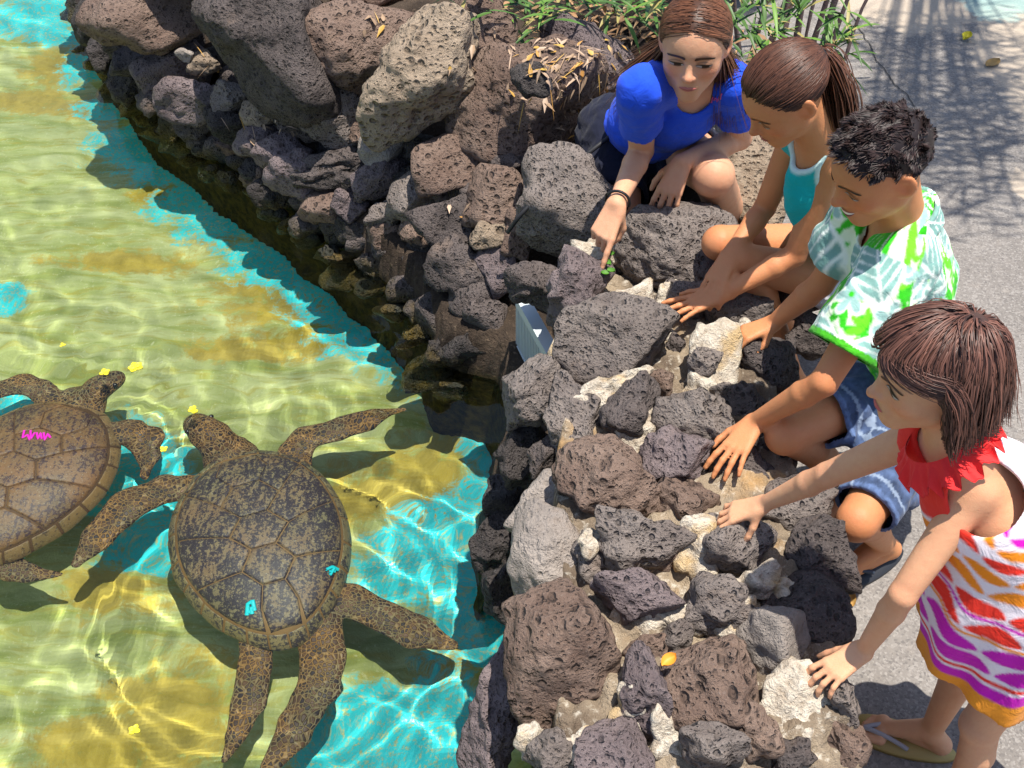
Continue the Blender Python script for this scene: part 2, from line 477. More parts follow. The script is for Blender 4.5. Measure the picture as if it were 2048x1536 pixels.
    gust = .55 + .75 * sst(-.45, .5, fbm(np.stack([X * 1.3, Y * 1.3, X * 0 + 5], -1), 2))
    Z *= gust * (.45 + .55 * near)
    for u, v, rx, ry in ((548, 1125, .26, .32), (60, 990, .30, .30)):      # the turtles' backs still the ripples above them
        q = P(u, v, ZW); Z *= 1 - .62 * np.exp(-(((X - q[0]) / rx) ** 2 + ((Y - q[1]) / ry) ** 2) ** 2)
    for k in range(8):       # long low swell
        kk = rg.uniform(5, 14); a = rg.normal(math.radians(70), .4)
        Z += .0016 * (8 / kk) ** 1.5 * np.sin(kk * (X * math.cos(a) + Y * math.sin(a)) + rg.uniform(0, 6.28))
    # rings spreading from the turtles' heads
    for u, v, r0, am in ((395, 840, .05, .0011), (240, 770, .06, .0008), (560, 1110, .34, .0006)):
        q = P(u, v, ZW)
        R = np.hypot(X - q[0], Y - q[1])
        Z += am * np.sin((R - r0) * 120) * np.exp(-((R - r0 - .09) / .08) ** 2)
    g = NT('water')
    co = g.n('TexCoord').outputs['Object']
    g.P(Base_Color=(.91, 1., .93), Roughness=0., IOR=1.33, Transmission_Weight=1.)
    w = tag(mesh('water', np.stack([X, Y, Z + ZW], -1).reshape(-1, 3), F, g.m), kind='structure')
    w.cycles.is_caustics_caster = True

# ------------------------------------------------------------------ mortared wall with its stones
WALL_STONES = [  # u, v, w, h, rot, zs, tone
    (1225, 690, 205, 180, -12, .43, 'grey'), (1163, 575, 110, 150, -8, .40, 'purple'), (1082, 572, 125, 95, 10, .30, 'dark'),
    (1066, 785, 120, 150, -20, .36, 'grey'), (1140, 838, 125, 120, -38, .37, 'grey'), (1252, 822, 108, 160, -28, .41, 'dark'), (1382, 845, 135, 100, 4, .41, 'grey'),
    (1488, 812, 88, 95, 20, .37, 'dark'), (1362, 915, 140, 100, 14, .41, 'purple'), (1482, 940, 160, 120, -10, .352, 'dark'),
    (1212, 962, 205, 165, -8, .42, 'brown'), (1362, 1010, 130, 105, -10, .385, 'brown'), (1266, 1085, 180, 110, -22, .42, 'grey'),
    (1098, 1000, 175, 95, 18, .30, 'pale'), (1105, 1145, 155, 280, 16, .33, 'pale'), (1278, 1195, 165, 120, -6, .42, 'purple'),
    (1484, 1100, 142, 132, 10, .415, 'grey'), (1590, 1015, 150, 120, 20, .37, 'grey'), (1626, 1120, 125, 150, 14, .38, 'dark'),
    (1612, 1232, 160, 150, -14, .38, 'dark'), (1428, 1212, 135, 110, 8, .41, 'grey'), (1552, 1290, 125, 135, 0, .41, 'pale'),
    (1130, 1335, 215, 290, 12, .41, 'brown'), (1286, 1400, 92, 210, 4, .42, 'purple'), (1424, 1368, 178, 185, -18, .43, 'brown'),
    (985, 1420, 100, 300, -8, .20, 'purple'), (1225, 1502, 150, 110, -14, .40, 'purple'), (1105, 1505, 100, 80, 10, .38, 'grey'), (1428, 1500, 125, 100, 0, .42, 'grey'),
    (1682, 1405, 75, 125, 6, .39, 'grey'), (1505, 1460, 90, 110, 20, .40, 'brown'), (1690, 1495, 85, 90, 0, .36, 'brown'), (1590, 1512, 80, 60, 0, .37, 'dark'),
    (1192, 1118, 95, 85, -30, .38, 'grey'), (1528, 722, 128, 118, 0, .375, 'dark'), (1388, 618, 110, 125, 14, .36, 'grey'), (1462, 648, 150, 110, 12, .36, 'grey'),
    (1412, 722, 62, 52, 0, .42, 'grey'), (1322, 772, 62, 66, 30, .37, 'brown'), (1580, 610, 110, 80, 0, .33, 'dark'), (1626, 668, 100, 90, 0, .30, 'dark'),
    (1050, 905, 95, 130, 10, .22, 'black'), (1092, 912, 70, 80, 0, .28, 'dark'), (1010, 985, 80, 110, 0, .06, 'black'), (990, 1085, 95, 130, 0, -.02, 'black'), (1012, 1190, 85, 120, 6, .0, 'black'),
    (1042, 1240, 60, 70, 0, .10, 'brown'), (1505, 880, 80, 50, 0, .37, 'dark'), (1290, 1300, 80, 60, 0, .37, 'brown'), (1352, 1280, 60, 70, 0, .37, 'grey'), (1345, 1120, 60, 70, 0, .37, 'brown'),
    (1440, 780, 50, 46, 0, .38, 'grey'), (1560, 920, 70, 90, 0, .33, 'dark'), (1650, 1340, 70, 60, 0, .36, 'dark'), (1350, 700, 46, 60, 0, .36, 'dark'),
]
CRUSTS = [(1425, 740, 110, 190, -8, 0.404), (1275, 625, 130, 105, -30, 0.404), (1222, 780, 190, 60, 22, 0.404), (1180, 515, 130, 75, 30, 0.354), (1588, 1412, 165, 165, -35, 0.389), (1392, 1105, 85, 150, 6, 0.399),
          (1290, 865, 95, 120, 30, 0.379), (1320, 1240, 180, 70, -10, 0.384), (1262, 1440, 60, 130, 20, 0.384), (1335, 1460, 80, 170, 6, 0.389), (1500, 1170, 120, 60, 20, 0.394), (1470, 1240, 80, 90, 0, 0.399), (1190, 1080, 70, 50, 0, 0.419),
          (1130, 660, 40, 150, -10, 0.314), (1340, 590, 60, 60, 0, 0.374), (1060, 1480, 60, 80, 0, 0.344), (1160, 1480, 80, 50, 20, 0.384), (1560, 1180, 90, 50, 0, 0.374), (1440, 1050, 60, 50, 0, 0.374), (1480, 690, 50, 110, -10, 0.379)]

def build_wall():
    w = thing('stone_wall', 'low wall of dark lava stones set in cream mortar beside the pool', 'wall', (.3, 1.5, 0))
    # mortar core: lumpy top, steep sides
    xs = np.linspace(-.06, .66, 110); ys = np.linspace(.35, 2.42, 240)
    X, Y, F = grid_mesh(xs, ys)
    left = np.interp(Y, [.35, .9, 1.3, 1.6, 1.95, 2.42], [-.02, .0, .03, .02, .08, .14])
    top = .355 + .010 * fbm(np.stack([X * 38, Y * 38, X * 0 + 7], -1), 3) + .035 * fbm(np.stack([X * 7, Y * 7, X * 0 + 3], -1), 4) - .08 * sst(2.0, 2.4, Y)
    side = sst(0, .07, X - left) * sst(.622, .575, X + .012 * fbm(np.stack([X * 0, Y * 9, X * 0], -1), 2))
    Z = ZF - .05 + (top - ZF + .05) * side
    o = mesh('mortar_core', np.stack([X, Y, Z], -1).reshape(-1, 3), F, MORTAR, w)
    o.cycles.is_caustics_receiver = True
    for i, (u, v, ww, h, r, z, t) in enumerate(WALL_STONES):
        s = max(ww, h)
        rock('stone', u, v, ww, h, r, z, t, w, tk=1.0, sub=5 if s > 118 else 4, seed=300 + i, lump=.085, facets=13, q=22 if t not in ('pale',) else 9, crag=.5 if t == 'pale' else 1.25, grow=1.17)
    for i, (u, v, ww, h, r, z) in enumerate(CRUSTS):
        rock('mortar_crust', u, v, ww, h, r, z, 'grey', w, tk=.55, sub=4, seed=500 + i, lump=.20, crag=1.9, facets=10, q=6, mat=CRUST, sink=.45)

def build_shore():
    e = thing('rock_edging', 'bank of loose black lava rocks stepping down to the water below the boulders', 'rock bank', P(640, 330, 0))
    L = [(345, 135, 130, 100, 10, .10, 'purple'), (262, 118, 70, 60, 0, .06, 'dark'), (300, 150, 60, 60, 0, .06, 'purple'), (405, 122, 66, 56, 0, .16, 'tan'), (370, 112, 36, 30, 0, .18, 'pale'), (375, 205, 130, 80, -8, .08, 'purple'), (300, 205, 60, 60, 0, .0, 'dark'),
         (250, 175, 60, 70, 0, -.06, 'black'), (215, 100, 60, 90, 0, -.04, 'black'), (190, 45, 90, 90, 0, .0, 'black'), (235, 70, 80, 70, 0, .10, 'dark'), (462, 205, 78, 70, 0, .12, 'grey'), (425, 195, 60, 46, 0, .1, 'dark'), (455, 252, 90, 66, 0, .06, 'black'), (390, 250, 80, 56, 0, -.03, 'dark'),
         (345, 255, 60, 50, 0, -.10, 'black'), (520, 230, 80, 56, 0, .14, 'tan'), (560, 215, 90, 40, 0, .17, 'grey'), (590, 250, 90, 66, 0, .16, 'dark'), (676, 245, 150, 122, -6, .20, 'grey'), (640, 205, 60, 50, 0, .2, 'purple'), (515, 278, 80, 60, 10, .08, 'purple'), (560, 305, 110, 74, 8, .08, 'purple'),
         (585, 345, 100, 84, -12, .06, 'purple'), (470, 300, 70, 50, 0, -.06, 'brown'), (655, 318, 160, 34, 6, .10, 'dark'), (650, 342, 150, 30, 8, .07, 'dark'), (660, 364, 130, 30, 10, .04, 'black'), (765, 290, 100, 84, 24, .19, 'pale'), (722, 268, 50, 40, 0, .17, 'brown'), (760, 352, 110, 80, 16, .12, 'purple'),
         (640, 405, 90, 76, -6, .0, 'brown'), (545, 385, 90, 60, 0, -.06, 'black'), (700, 410, 70, 66, 0, .02, 'purple'), (715, 460, 90, 70, 0, -.05, 'black'), (620, 450, 80, 50, 0, -.10, 'dark'), (835, 392, 116, 92, 16, .14, 'grey'), (775, 425, 80, 56, 0, .06, 'grey'), (780, 480, 90, 70, 0, -.02, 'brown'),
         (902, 325, 142, 112, 18, .24, 'brown'), (836, 300, 60, 60, 0, .18, 'black'), (985, 392, 130, 120, 20, .24, 'brown'), (930, 388, 60, 50, 0, .18, 'dark'), (896, 450, 146, 96, 6, .16, 'dark'), (830, 455, 60, 90, 0, .06, 'brown'), (855, 510, 100, 80, 0, -.02, 'black'), (916, 545, 112, 124, 20, .08, 'dark'),
         (994, 530, 74, 124, 0, .12, 'purple'), (990, 470, 90, 60, 0, .18, 'tan'), (900, 605, 150, 60, 0, -.09, 'brown'), (990, 600, 70, 70, 0, -.06, 'tan'), (760, 540, 90, 60, 0, -.13, 'dark'), (820, 590, 80, 60, 0, -.16, 'black'), (1040, 470, 70, 90, 0, .2, 'brown'), (870, 660, 90, 60, 0, -.24, 'brown'), (960, 670, 110, 80, 0, -.26, 'dark'),
         (510, 350, 60, 46, 0, -.08, 'brown'), (680, 520, 70, 40, 0, -.16, 'brown'), (160, 20, 50, 90, 0, -.10, 'black'), (420, 300, 60, 40, 0, -.12, 'black'), (880, 390, 46, 40, 0, .14, 'grey'), (820, 350, 60, 40, 0, .13, 'black'), (700, 355, 60, 30, 0, .1, 'dark'), (1010, 340, 70, 60, 0, .24, 'dark'), (800, 255, 50, 40, 0, .2, 'brown')]
    for i, (u, v, ww, h, r, z, t) in enumerate(L):
        rock('stone', u, v, ww, h, r, z, t, e, tk=1.0, sub=4, seed=800 + i, facets=12, q=22, lump=.09, crag=1.1, grow=1.14)
    rg = np.random.RandomState(77)
    seg = np.linalg.norm(np.diff(SHORE, axis=0), axis=1); cum = np.concatenate([[0], np.cumsum(seg)])
    s = cum[1]; i = 0
    while s < cum[10]:
        c = np.array([np.interp(s, cum, SHORE[:, k]) for k in (0, 1)])
        j = min(np.searchsorted(cum, s) - 1, len(seg) - 1); tn = (SHORE[j + 1] - SHORE[j]) / seg[j]; inl = np.array([-tn[1], tn[0]])
        for row, (off, z) in enumerate(((-.012, -.185), (.045, -.09), (.115, -.01), (.185, .04))):
            q = c + inl * (off + rg.uniform(-.02, .02)) + tn * rg.uniform(-.03, .03)
            zz = z + rg.uniform(-.03, .03)
            u, v, dep = PROJ((q[0], q[1], zz)); w_ = FPX / dep * rg.uniform(.085, .16)
            rock('stone', u, v, w_, w_ * rg.uniform(.6, .9), rg.uniform(-30, 30), zz, ('dark', 'dark', 'black', 'black')[rg.randint(4)], e, tk=1., sub=3, seed=1200 + i, facets=12, q=20, sink=.15); i += 1
        s += rg.uniform(.085, .125)
    B = [('boulder', 310, 18, 270, 205, 6, .30, 'brown', 'rounded brown boulder at the far end of the pool bank, next to the water'),
         ('boulder', 545, 80, 365, 290, -22, .42, 'dark', 'biggest dark grey boulder, rounded, overhanging the bank'),
         ('boulder', 705, 85, 200, 230, -38, .42, 'brown', 'slanting dark brown boulder between the biggest dark one and the pitted tan one'),
         ('boulder', 840, 150, 200, 300, -14, .46, 'tan', 'tall tan boulder riddled with stretched pits'),
         ('boulder', 945, 60, 170, 130, 0, .48, 'brown', 'brown boulder under the grassy leaves behind the pitted tan boulder'),
         ('boulder', 1045, 210, 300, 270, -16, .38, 'brown', 'broad brown boulder with a small black stone on its top'),
         ('boulder', 1170, 150, 190, 220, 0, .34, 'purple', 'low boulder under dry leaf litter, behind the pointing woman'),
         ('boulder', 1118, 405, 200, 225, 14, .34, 'grey', 'grey pitted boulder under the pointing arm of the woman in blue'),
         ('boulder', 1345, 490, 250, 200, -14, .40, 'grey', 'grey pitted boulder in front of the knee of the woman in blue'),
         ('boulder', 1500, 380, 130, 240, 10, .30, 'tan', 'tan boulder between the woman in blue and the girl in the teal top'),
         ('boulder', 1285, 330, 200, 160, 0, .22, 'dark', 'dark boulder the woman in blue crouches on'),
         ('boulder', 430, -60, 260, 120, 0, .45, 'dark', 'dark boulder at the top edge of the photo behind the biggest dark one'),
         ('boulder', 760, -40, 260, 130, 0, .48, 'brown', 'brown boulder at the top edge of the photo behind the pitted tan one')]
    for i, (n, u, v, ww, h, r, z, t, lab) in enumerate(B):
        o = rock(n, u, v, ww, h, r, z, t, None, tk=.95, sub=6 if max(ww, h) > 240 and v > 40 else 5, seed=950 + i, facets=13, q=12, lump=.10, crag=1.1)
        tag(o, lab, 'boulder', 'boulders around the pool')
    tag(rock('small_stone', 1064, 160, 86, 66, -36, .52, 'black', None, seed=990), 'small black stone lying on top of the broad brown boulder', 'stone')
# ------------------------------------------------------------------ distance-field modelling for bodies and clothes
def V3(*a):
    return np.array(a if len(a) > 1 else a[0], float)

def nrm(v):
    v = np.asarray(v, float); return v / (np.linalg.norm(v) + 1e-12)

def frame(fwd, up):
    """columns: right, forward, up"""
    f = nrm(fwd); u = nrm(np.asarray(up, float) - f * (np.asarray(up, float) @ f)); r = np.cross(f, u)
    return np.stack([r, f, u], 1)

def RC(a, b, ra, rb):
    a, b = V3(a), V3(b); m = max(ra, rb)
    def fn(X, Y, Z):
        ba = b - a; L = ba @ ba + 1e-12
        x, y, z = X - a[0], Y - a[1], Z - a[2]
        t = np.clip((x * ba[0] + y * ba[1] + z * ba[2]) / L, 0, 1).astype(np.float32)
        return np.sqrt((x - t * ba[0]) ** 2 + (y - t * ba[1]) ** 2 + (z - t * ba[2]) ** 2) - (ra + (rb - ra) * t)
    return np.minimum(a, b) - m, np.maximum(a, b) + m, fn

def EL(c, R, r):
    c, r = V3(c), V3(r); R = np.asarray(R, float); m = max(r)
    def fn(X, Y, Z):
        x, y, z = (X - c[0]), (Y - c[1]), (Z - c[2])
        k0 = k1 = 0
        for i in range(3):
            q = (x * R[0, i] + y * R[1, i] + z * R[2, i]) / r[i]
            k0 = k0 + q * q; k1 = k1 + (q / r[i]) ** 2
        k0 = np.sqrt(k0); return k0 * (k0 - 1) / (np.sqrt(k1) + 1e-9)
    return c - m, c + m, fn

class Field:
    def __init__(s, lo, hi, h):
        s.lo = V3(lo); s.h = h
        s.n = (np.ceil((V3(hi) - s.lo) / h)).astype(int) + 2
        s.a = np.full(s.n, .06, np.float32)
    def box(s, lo, hi, mg):
        i0 = np.clip(np.floor((lo - mg - s.lo) / s.h).astype(int), 0, s.n)
        i1 = np.clip(np.ceil((hi + mg - s.lo) / s.h).astype(int) + 1, 0, s.n)
        ax = [(s.lo[k] + s.h * np.arange(i0[k], i1[k])).astype(np.float32) for k in range(3)]
        return tuple(slice(i0[k], i1[k]) for k in range(3)), ax[0][:, None, None], ax[1][None, :, None], ax[2][None, None, :]
    def add(s, p, k=.01):
        sl, X, Y, Z = s.box(p[0], p[1], k + .02)
        d = p[2](X, Y, Z); a = s.a[sl]
        h = np.clip(.5 + .5 * (a - d) / k, 0, 1)
        s.a[sl] = a + (d - a) * h - k * h * (1 - h)
        return s
    def sub(s, p, k=.004):
        sl, X, Y, Z = s.box(p[0], p[1], k + .02)
        d = -p[2](X, Y, Z); a = s.a[sl]
        h = np.clip(.5 - .5 * (a - d) / k, 0, 1)
        s.a[sl] = a + (d - a) * h + k * h * (1 - h)
        return s
    def merge(s, o, k=.008):
        h = np.clip(.5 + .5 * (s.a - o.a) / k, 0, 1)
        s.a = s.a + (o.a - s.a) * h - k * h * (1 - h)
        s.solid = np.minimum(s.solid, o.solid)
        return s
    def cut(s, pt, n, r):
        """open the surface beyond a plane, inside a ball"""
        pt, n = V3(pt), nrm(n)
        sl, X, Y, Z = s.box(pt - r, pt + r, .02)
        x, y, z = X - pt[0], Y - pt[1], Z - pt[2]
        d = np.maximum(np.sqrt(x * x + y * y + z * z) - r, -(x * n[0] + y * n[1] + z * n[2]))
        s.a[sl] = np.maximum(s.a[sl], -d)
        return s
    def shell(s, t=0):
        t = 2.6 * s.h
        s.solid = s.a.copy()
        s.a = np.maximum(s.a, -(s.a + t)); return s
    def folds(s, amp, freq, seed=0, stretch=(1, 1, 1)):
        c = 3
        sh = (s.n + c - 1) // c
        g = np.stack(np.meshgrid(*[(s.lo[k] + s.h * c * np.arange(sh[k])) * stretch[k] for k in range(3)], indexing='ij'), -1)
        w = perlin(g * freq + seed) + .5 * perlin(g * freq * 2.1 + seed + 9)
        for k in range(3):
            w = np.repeat(w, c, axis=k)
        for k in range(3):      # soften the coarse steps
            w = (w + np.roll(w, 1, k) + np.roll(w, 2, k)) / 3
        s.a = s.a + amp * w[:s.n[0], :s.n[1], :s.n[2]].astype(np.float32)
        return s
    def sample(s, p):
        q = (np.asarray(p, float) - s.lo) / s.h
        i = np.clip(np.floor(q).astype(int), 0, s.n - 2); f = q - i
        o = 0
        for dx in (0, 1):
            for dy in (0, 1):
                for dz in (0, 1):
                    o = o + s.a[i[..., 0] + dx, i[..., 1] + dy, i[..., 2] + dz] * (f[..., 0] if dx else 1 - f[..., 0]) * (f[..., 1] if dy else 1 - f[..., 1]) * (f[..., 2] if dz else 1 - f[..., 2])
        return o
    def nets(s):
        a = s.a; I = a < 0
        cnt = np.zeros(np.array(a.shape) - 1, np.uint8)
        for dx in (0, 1):
            for dy in (0, 1):
                for dz in (0, 1):
                    cnt += I[dx:a.shape[0] - 1 + dx, dy:a.shape[1] - 1 + dy, dz:a.shape[2] - 1 + dz]
        idx = np.argwhere((cnt > 0) & (cnt < 8))
        vid = np.full(cnt.shape, -1, np.int32); vid[tuple(idx.T)] = np.arange(len(idx))
        cs = np.array([[x, y, z] for x in (0, 1) for y in (0, 1) for z in (0, 1)])
        val = [a[tuple((idx + c).T)] for c in cs]
        acc = np.zeros((len(idx), 3)); num = np.zeros(len(idx))
        for i in range(8):
            for j in range(i + 1, 8):
                if np.abs(cs[i] - cs[j]).sum() == 1:
                    m = (val[i] < 0) != (val[j] < 0)
                    t = val[i][m] / (val[i][m] - val[j][m])
                    acc[m] += cs[i] + (cs[j] - cs[i]) * t[:, None]; num[m] += 1
        V = s.lo + s.h * (idx + acc / num[:, None])
        Q = []
        for ax in range(3):
            o1, o2 = [(1, 2), (2, 0), (0, 1)][ax]
            sa = [slice(None)] * 3; sb = [slice(None)] * 3
            sa[ax] = slice(0, -1); sb[ax] = slice(1, None)
            A, B = I[tuple(sa)], I[tuple(sb)]
            e = np.argwhere(A != B)
            e = e[(e[:, o1] > 0) & (e[:, o2] > 0) & (e[:, o1] < a.shape[o1] - 1) & (e[:, o2] < a.shape[o2] - 1)]
            fl = A[tuple(e.T)]
            d1 = np.zeros(3, int); d1[o1] = 1; d2 = np.zeros(3, int); d2[o2] = 1
            q = np.stack([vid[tuple((e - d1 - d2).T)], vid[tuple((e - d2).T)], vid[tuple(e.T)], vid[tuple((e - d1).T)]], 1)
            q[~fl] = q[~fl][:, ::-1]
            Q.append(q)
        Q = np.concatenate(Q)
        Q = Q[(Q >= 0).all(1)]
        if hasattr(s, 'solid'):      # cloth: drop the inner skin of the shell, keep the hems
            F = s.a; s.a = s.solid; deep = s.sample(V) < -1.9 * s.h; s.a = F
            Q = Q[~deep[Q].all(1)]
            use = np.unique(Q); mp = np.zeros(len(V), np.int32); mp[use] = np.arange(len(use)); V, Q = V[use], mp[Q]
        return V, Q

def bounds(prims, pad=.03):
    return np.min([p[0] for p in prims], 0) - pad, np.max([p[1] for p in prims], 0) + pad

def ik(a, c, l1, l2, hint):
    a, c, hint = V3(a), V3(c), V3(hint)
    d = np.linalg.norm(c - a); L = max(l1 + l2, d * 1.004)
    l1, l2 = l1 * L / (l1 + l2), l2 * L / (l1 + l2)
    x = (l1 * l1 - l2 * l2 + d * d) / (2 * d); h = math.sqrt(max(l1 * l1 - x * x, 0))
    n = nrm(c - a); w = hint - a; w = nrm(w - n * (w @ n))
    return a + n * x + w * h

def reach(a, u, v, L, far=True):
    """the joint at distance L from joint a that the photo shows at pixel (u, v)"""
    d = nrm(ray(u, v)); w = CAM - V3(a)
    b = w @ d; D = b * b - (w @ w - L * L); r = math.sqrt(max(D, 0))
    return CAM + (-b + (r if far else -r)) * d

# ------------------------------------------------------------------ human anatomy
def head_prims(c, R, s):
    """adds and cuts for a head of height s; local axes right / forward / up, eyes at 0"""
    L = lambda x, y, z: c + R @ (np.array([x, y, z]) * s)
    A = [(EL(L(0, -.07, .155), R, V3(.335, .42, .345) * s), .02), (EL(L(0, .085, -.10), R, V3(.268, .275, .37) * s), .05),
         (RC(L(-.19, .0, -.22), L(-.03, .25, -.41), .095 * s, .07 * s), .03), (RC(L(.19, .0, -.22), L(.03, .25, -.41), .095 * s, .07 * s), .03), (EL(L(0, .275, -.425), R, V3(.085, .07, .07) * s), .02)]
    for q in (-1, 1):
        A += [(EL(L(q * .185, .215, -.115), R, V3(.10, .095, .095) * s), .02), (RC(L(q * .05, .335, .075), L(q * .21, .255, .065), .030 * s, .03 * s), .012)]
    C = [(EL(L(q * .15, .395, -.005), R, V3(.098, .072, .062) * s), .016) for q in (-1, 1)]
    N = [(EL(L(q * .15, .272, -.005), R, V3(.095, .075, .072) * s), .006) for q in (-1, 1)]
    N += [(RC(L(0, .335, .035), L(0, .445, -.135), .028 * s, .042 * s), .010), (EL(L(-.045, .385, -.15), R, V3(.036, .045, .032) * s), .006), (EL(L(.045, .385, -.15), R, V3(.036, .045, .032) * s), .006), (EL(L(0, .445, -.135), R, V3(.042, .04, .036) * s), .006)]
    N += [(EL(L(0, .335, -.27), R, V3(.12, .05, .075) * s), .02), (RC(L(-.085, .345, -.265), L(.085, .345, -.265), .022 * s, .022 * s), .006), (EL(L(0, .372, -.255), R, V3(.07, .026, .02) * s), .006), (EL(L(0, .365, -.305), R, V3(.07, .03, .026) * s), .006)]
    for q in (-1, 1):
        Re = R @ np.array(frame((.0, 1, .0), (-.0, -.22, 1)))
        Re = Re @ np.array([[math.cos(q * .38), -math.sin(q * .38), 0], [math.sin(q * .38), math.cos(q * .38), 0], [0, 0, 1]])
        N += [(EL(L(q * .345, -.06, -.02), Re, V3(.030, .085, .130) * s), .005), (EL(L(q * .372, -.09, .01), Re, V3(.022, .072, .120) * s), .004)]
    C2 = [(EL(L(q * .385, -.045, -.005), R, V3(.030, .042, .066) * s), .004) for q in (-1, 1)]
    return A, C, N, C2

def hand_prims(w, d, n, side, L, curl=(.15, .25, .2), spread=.10, thumb=(.75, -.25), curls=None, tcurl=.25):
    """w wrist, d toward the fingertips, n back of hand, side=+1 when the thumb lies on cross(n,d)"""
    d, n = nrm(d), nrm(n); n = nrm(n - d * (n @ d)); lat = np.cross(n, d) * side
    palm, fingers = [], []
    off = [.155, .052, -.05, -.145]; fl = [.43, .475, .445, .35]
    rot = lambda v, k, a: v * math.cos(a) + np.cross(k, v) * math.sin(a) + k * (k @ v) * (1 - math.cos(a))
    for i in range(4):
        kn = w + d * L * (.50 - (.012, 0, .012, .045)[i]) + lat * off[i] * L
        palm.append((RC(w + lat * off[i] * L * .55 + d * .02 * L, kn, .068 * L, .052 * L), .010))
        ang = spread * (1.5, .4, -.6, -1.7)[i]
        fd = nrm(d + lat * math.tan(ang))
        ax = np.cross(n, fd)
        cu = curls[i] if curls else curl
        p = kn; t = 0.; segs = []
        for j in range(3):
            t += cu[j]
            v = rot(fd, nrm(ax), t)
            q = p + v * L * fl[i] * (.46, .30, .24)[j]
            r = L * (.050, .044, .040, .036)[j] * (1, 1, .96, .85)[i]; r2 = L * (.050, .044, .040, .036)[j + 1] * (1, 1, .96, .85)[i]
            segs.append(RC(p, q, r, r2)); p = q
        fingers.append(segs)
    b = w + d * .10 * L + lat * .10 * L - n * .02 * L
    t1 = nrm(d * .62 + lat * thumb[0] + n * thumb[1]); t2 = nrm(t1 + d * tcurl - lat * tcurl * .8)
    t3 = nrm(t2 + d * tcurl * .8 - lat * tcurl)
    q1 = b + t1 * .25 * L; q2 = q1 + t2 * .17 * L; q3 = q2 + t3 * .13 * L
    palm.append((RC(b, q1, .068 * L, .056 * L), .012))
    fingers.append([RC(q1, q2, .052 * L, .046 * L), RC(q2, q3, .046 * L, .038 * L)])
    return palm, fingers

def foot_prims(an, d, up, L, side):
    d = nrm(d); up = nrm(V3(up) - d * (V3(up) @ d)); lat = np.cross(d, up) * side
    h = an - d * .16 * L - up * .20 * L
    ball = an + d * .48 * L - up * .245 * L
    out = [RC(an, h, .125 * L, .115 * L), RC(an + d * .05 * L, ball, .125 * L, .085 * L), RC(h, ball - lat * .06 * L, .11 * L, .075 * L), RC(ball - lat * .10 * L, ball + lat * .10 * L, .072 * L, .07 * L)]
    for i in range(5):
        o = (-.155, -.07, .0, .065, .125)[i]; r = (.058, .043, .04, .037, .036)[i]; l = (.22, .22, .195, .16, .12)[i]
        s0 = ball - lat * o * L - up * .01 * L
        out.append(RC(s0, s0 + d * l * L - up * .02 * L, r * L, r * L * .88))
    return out

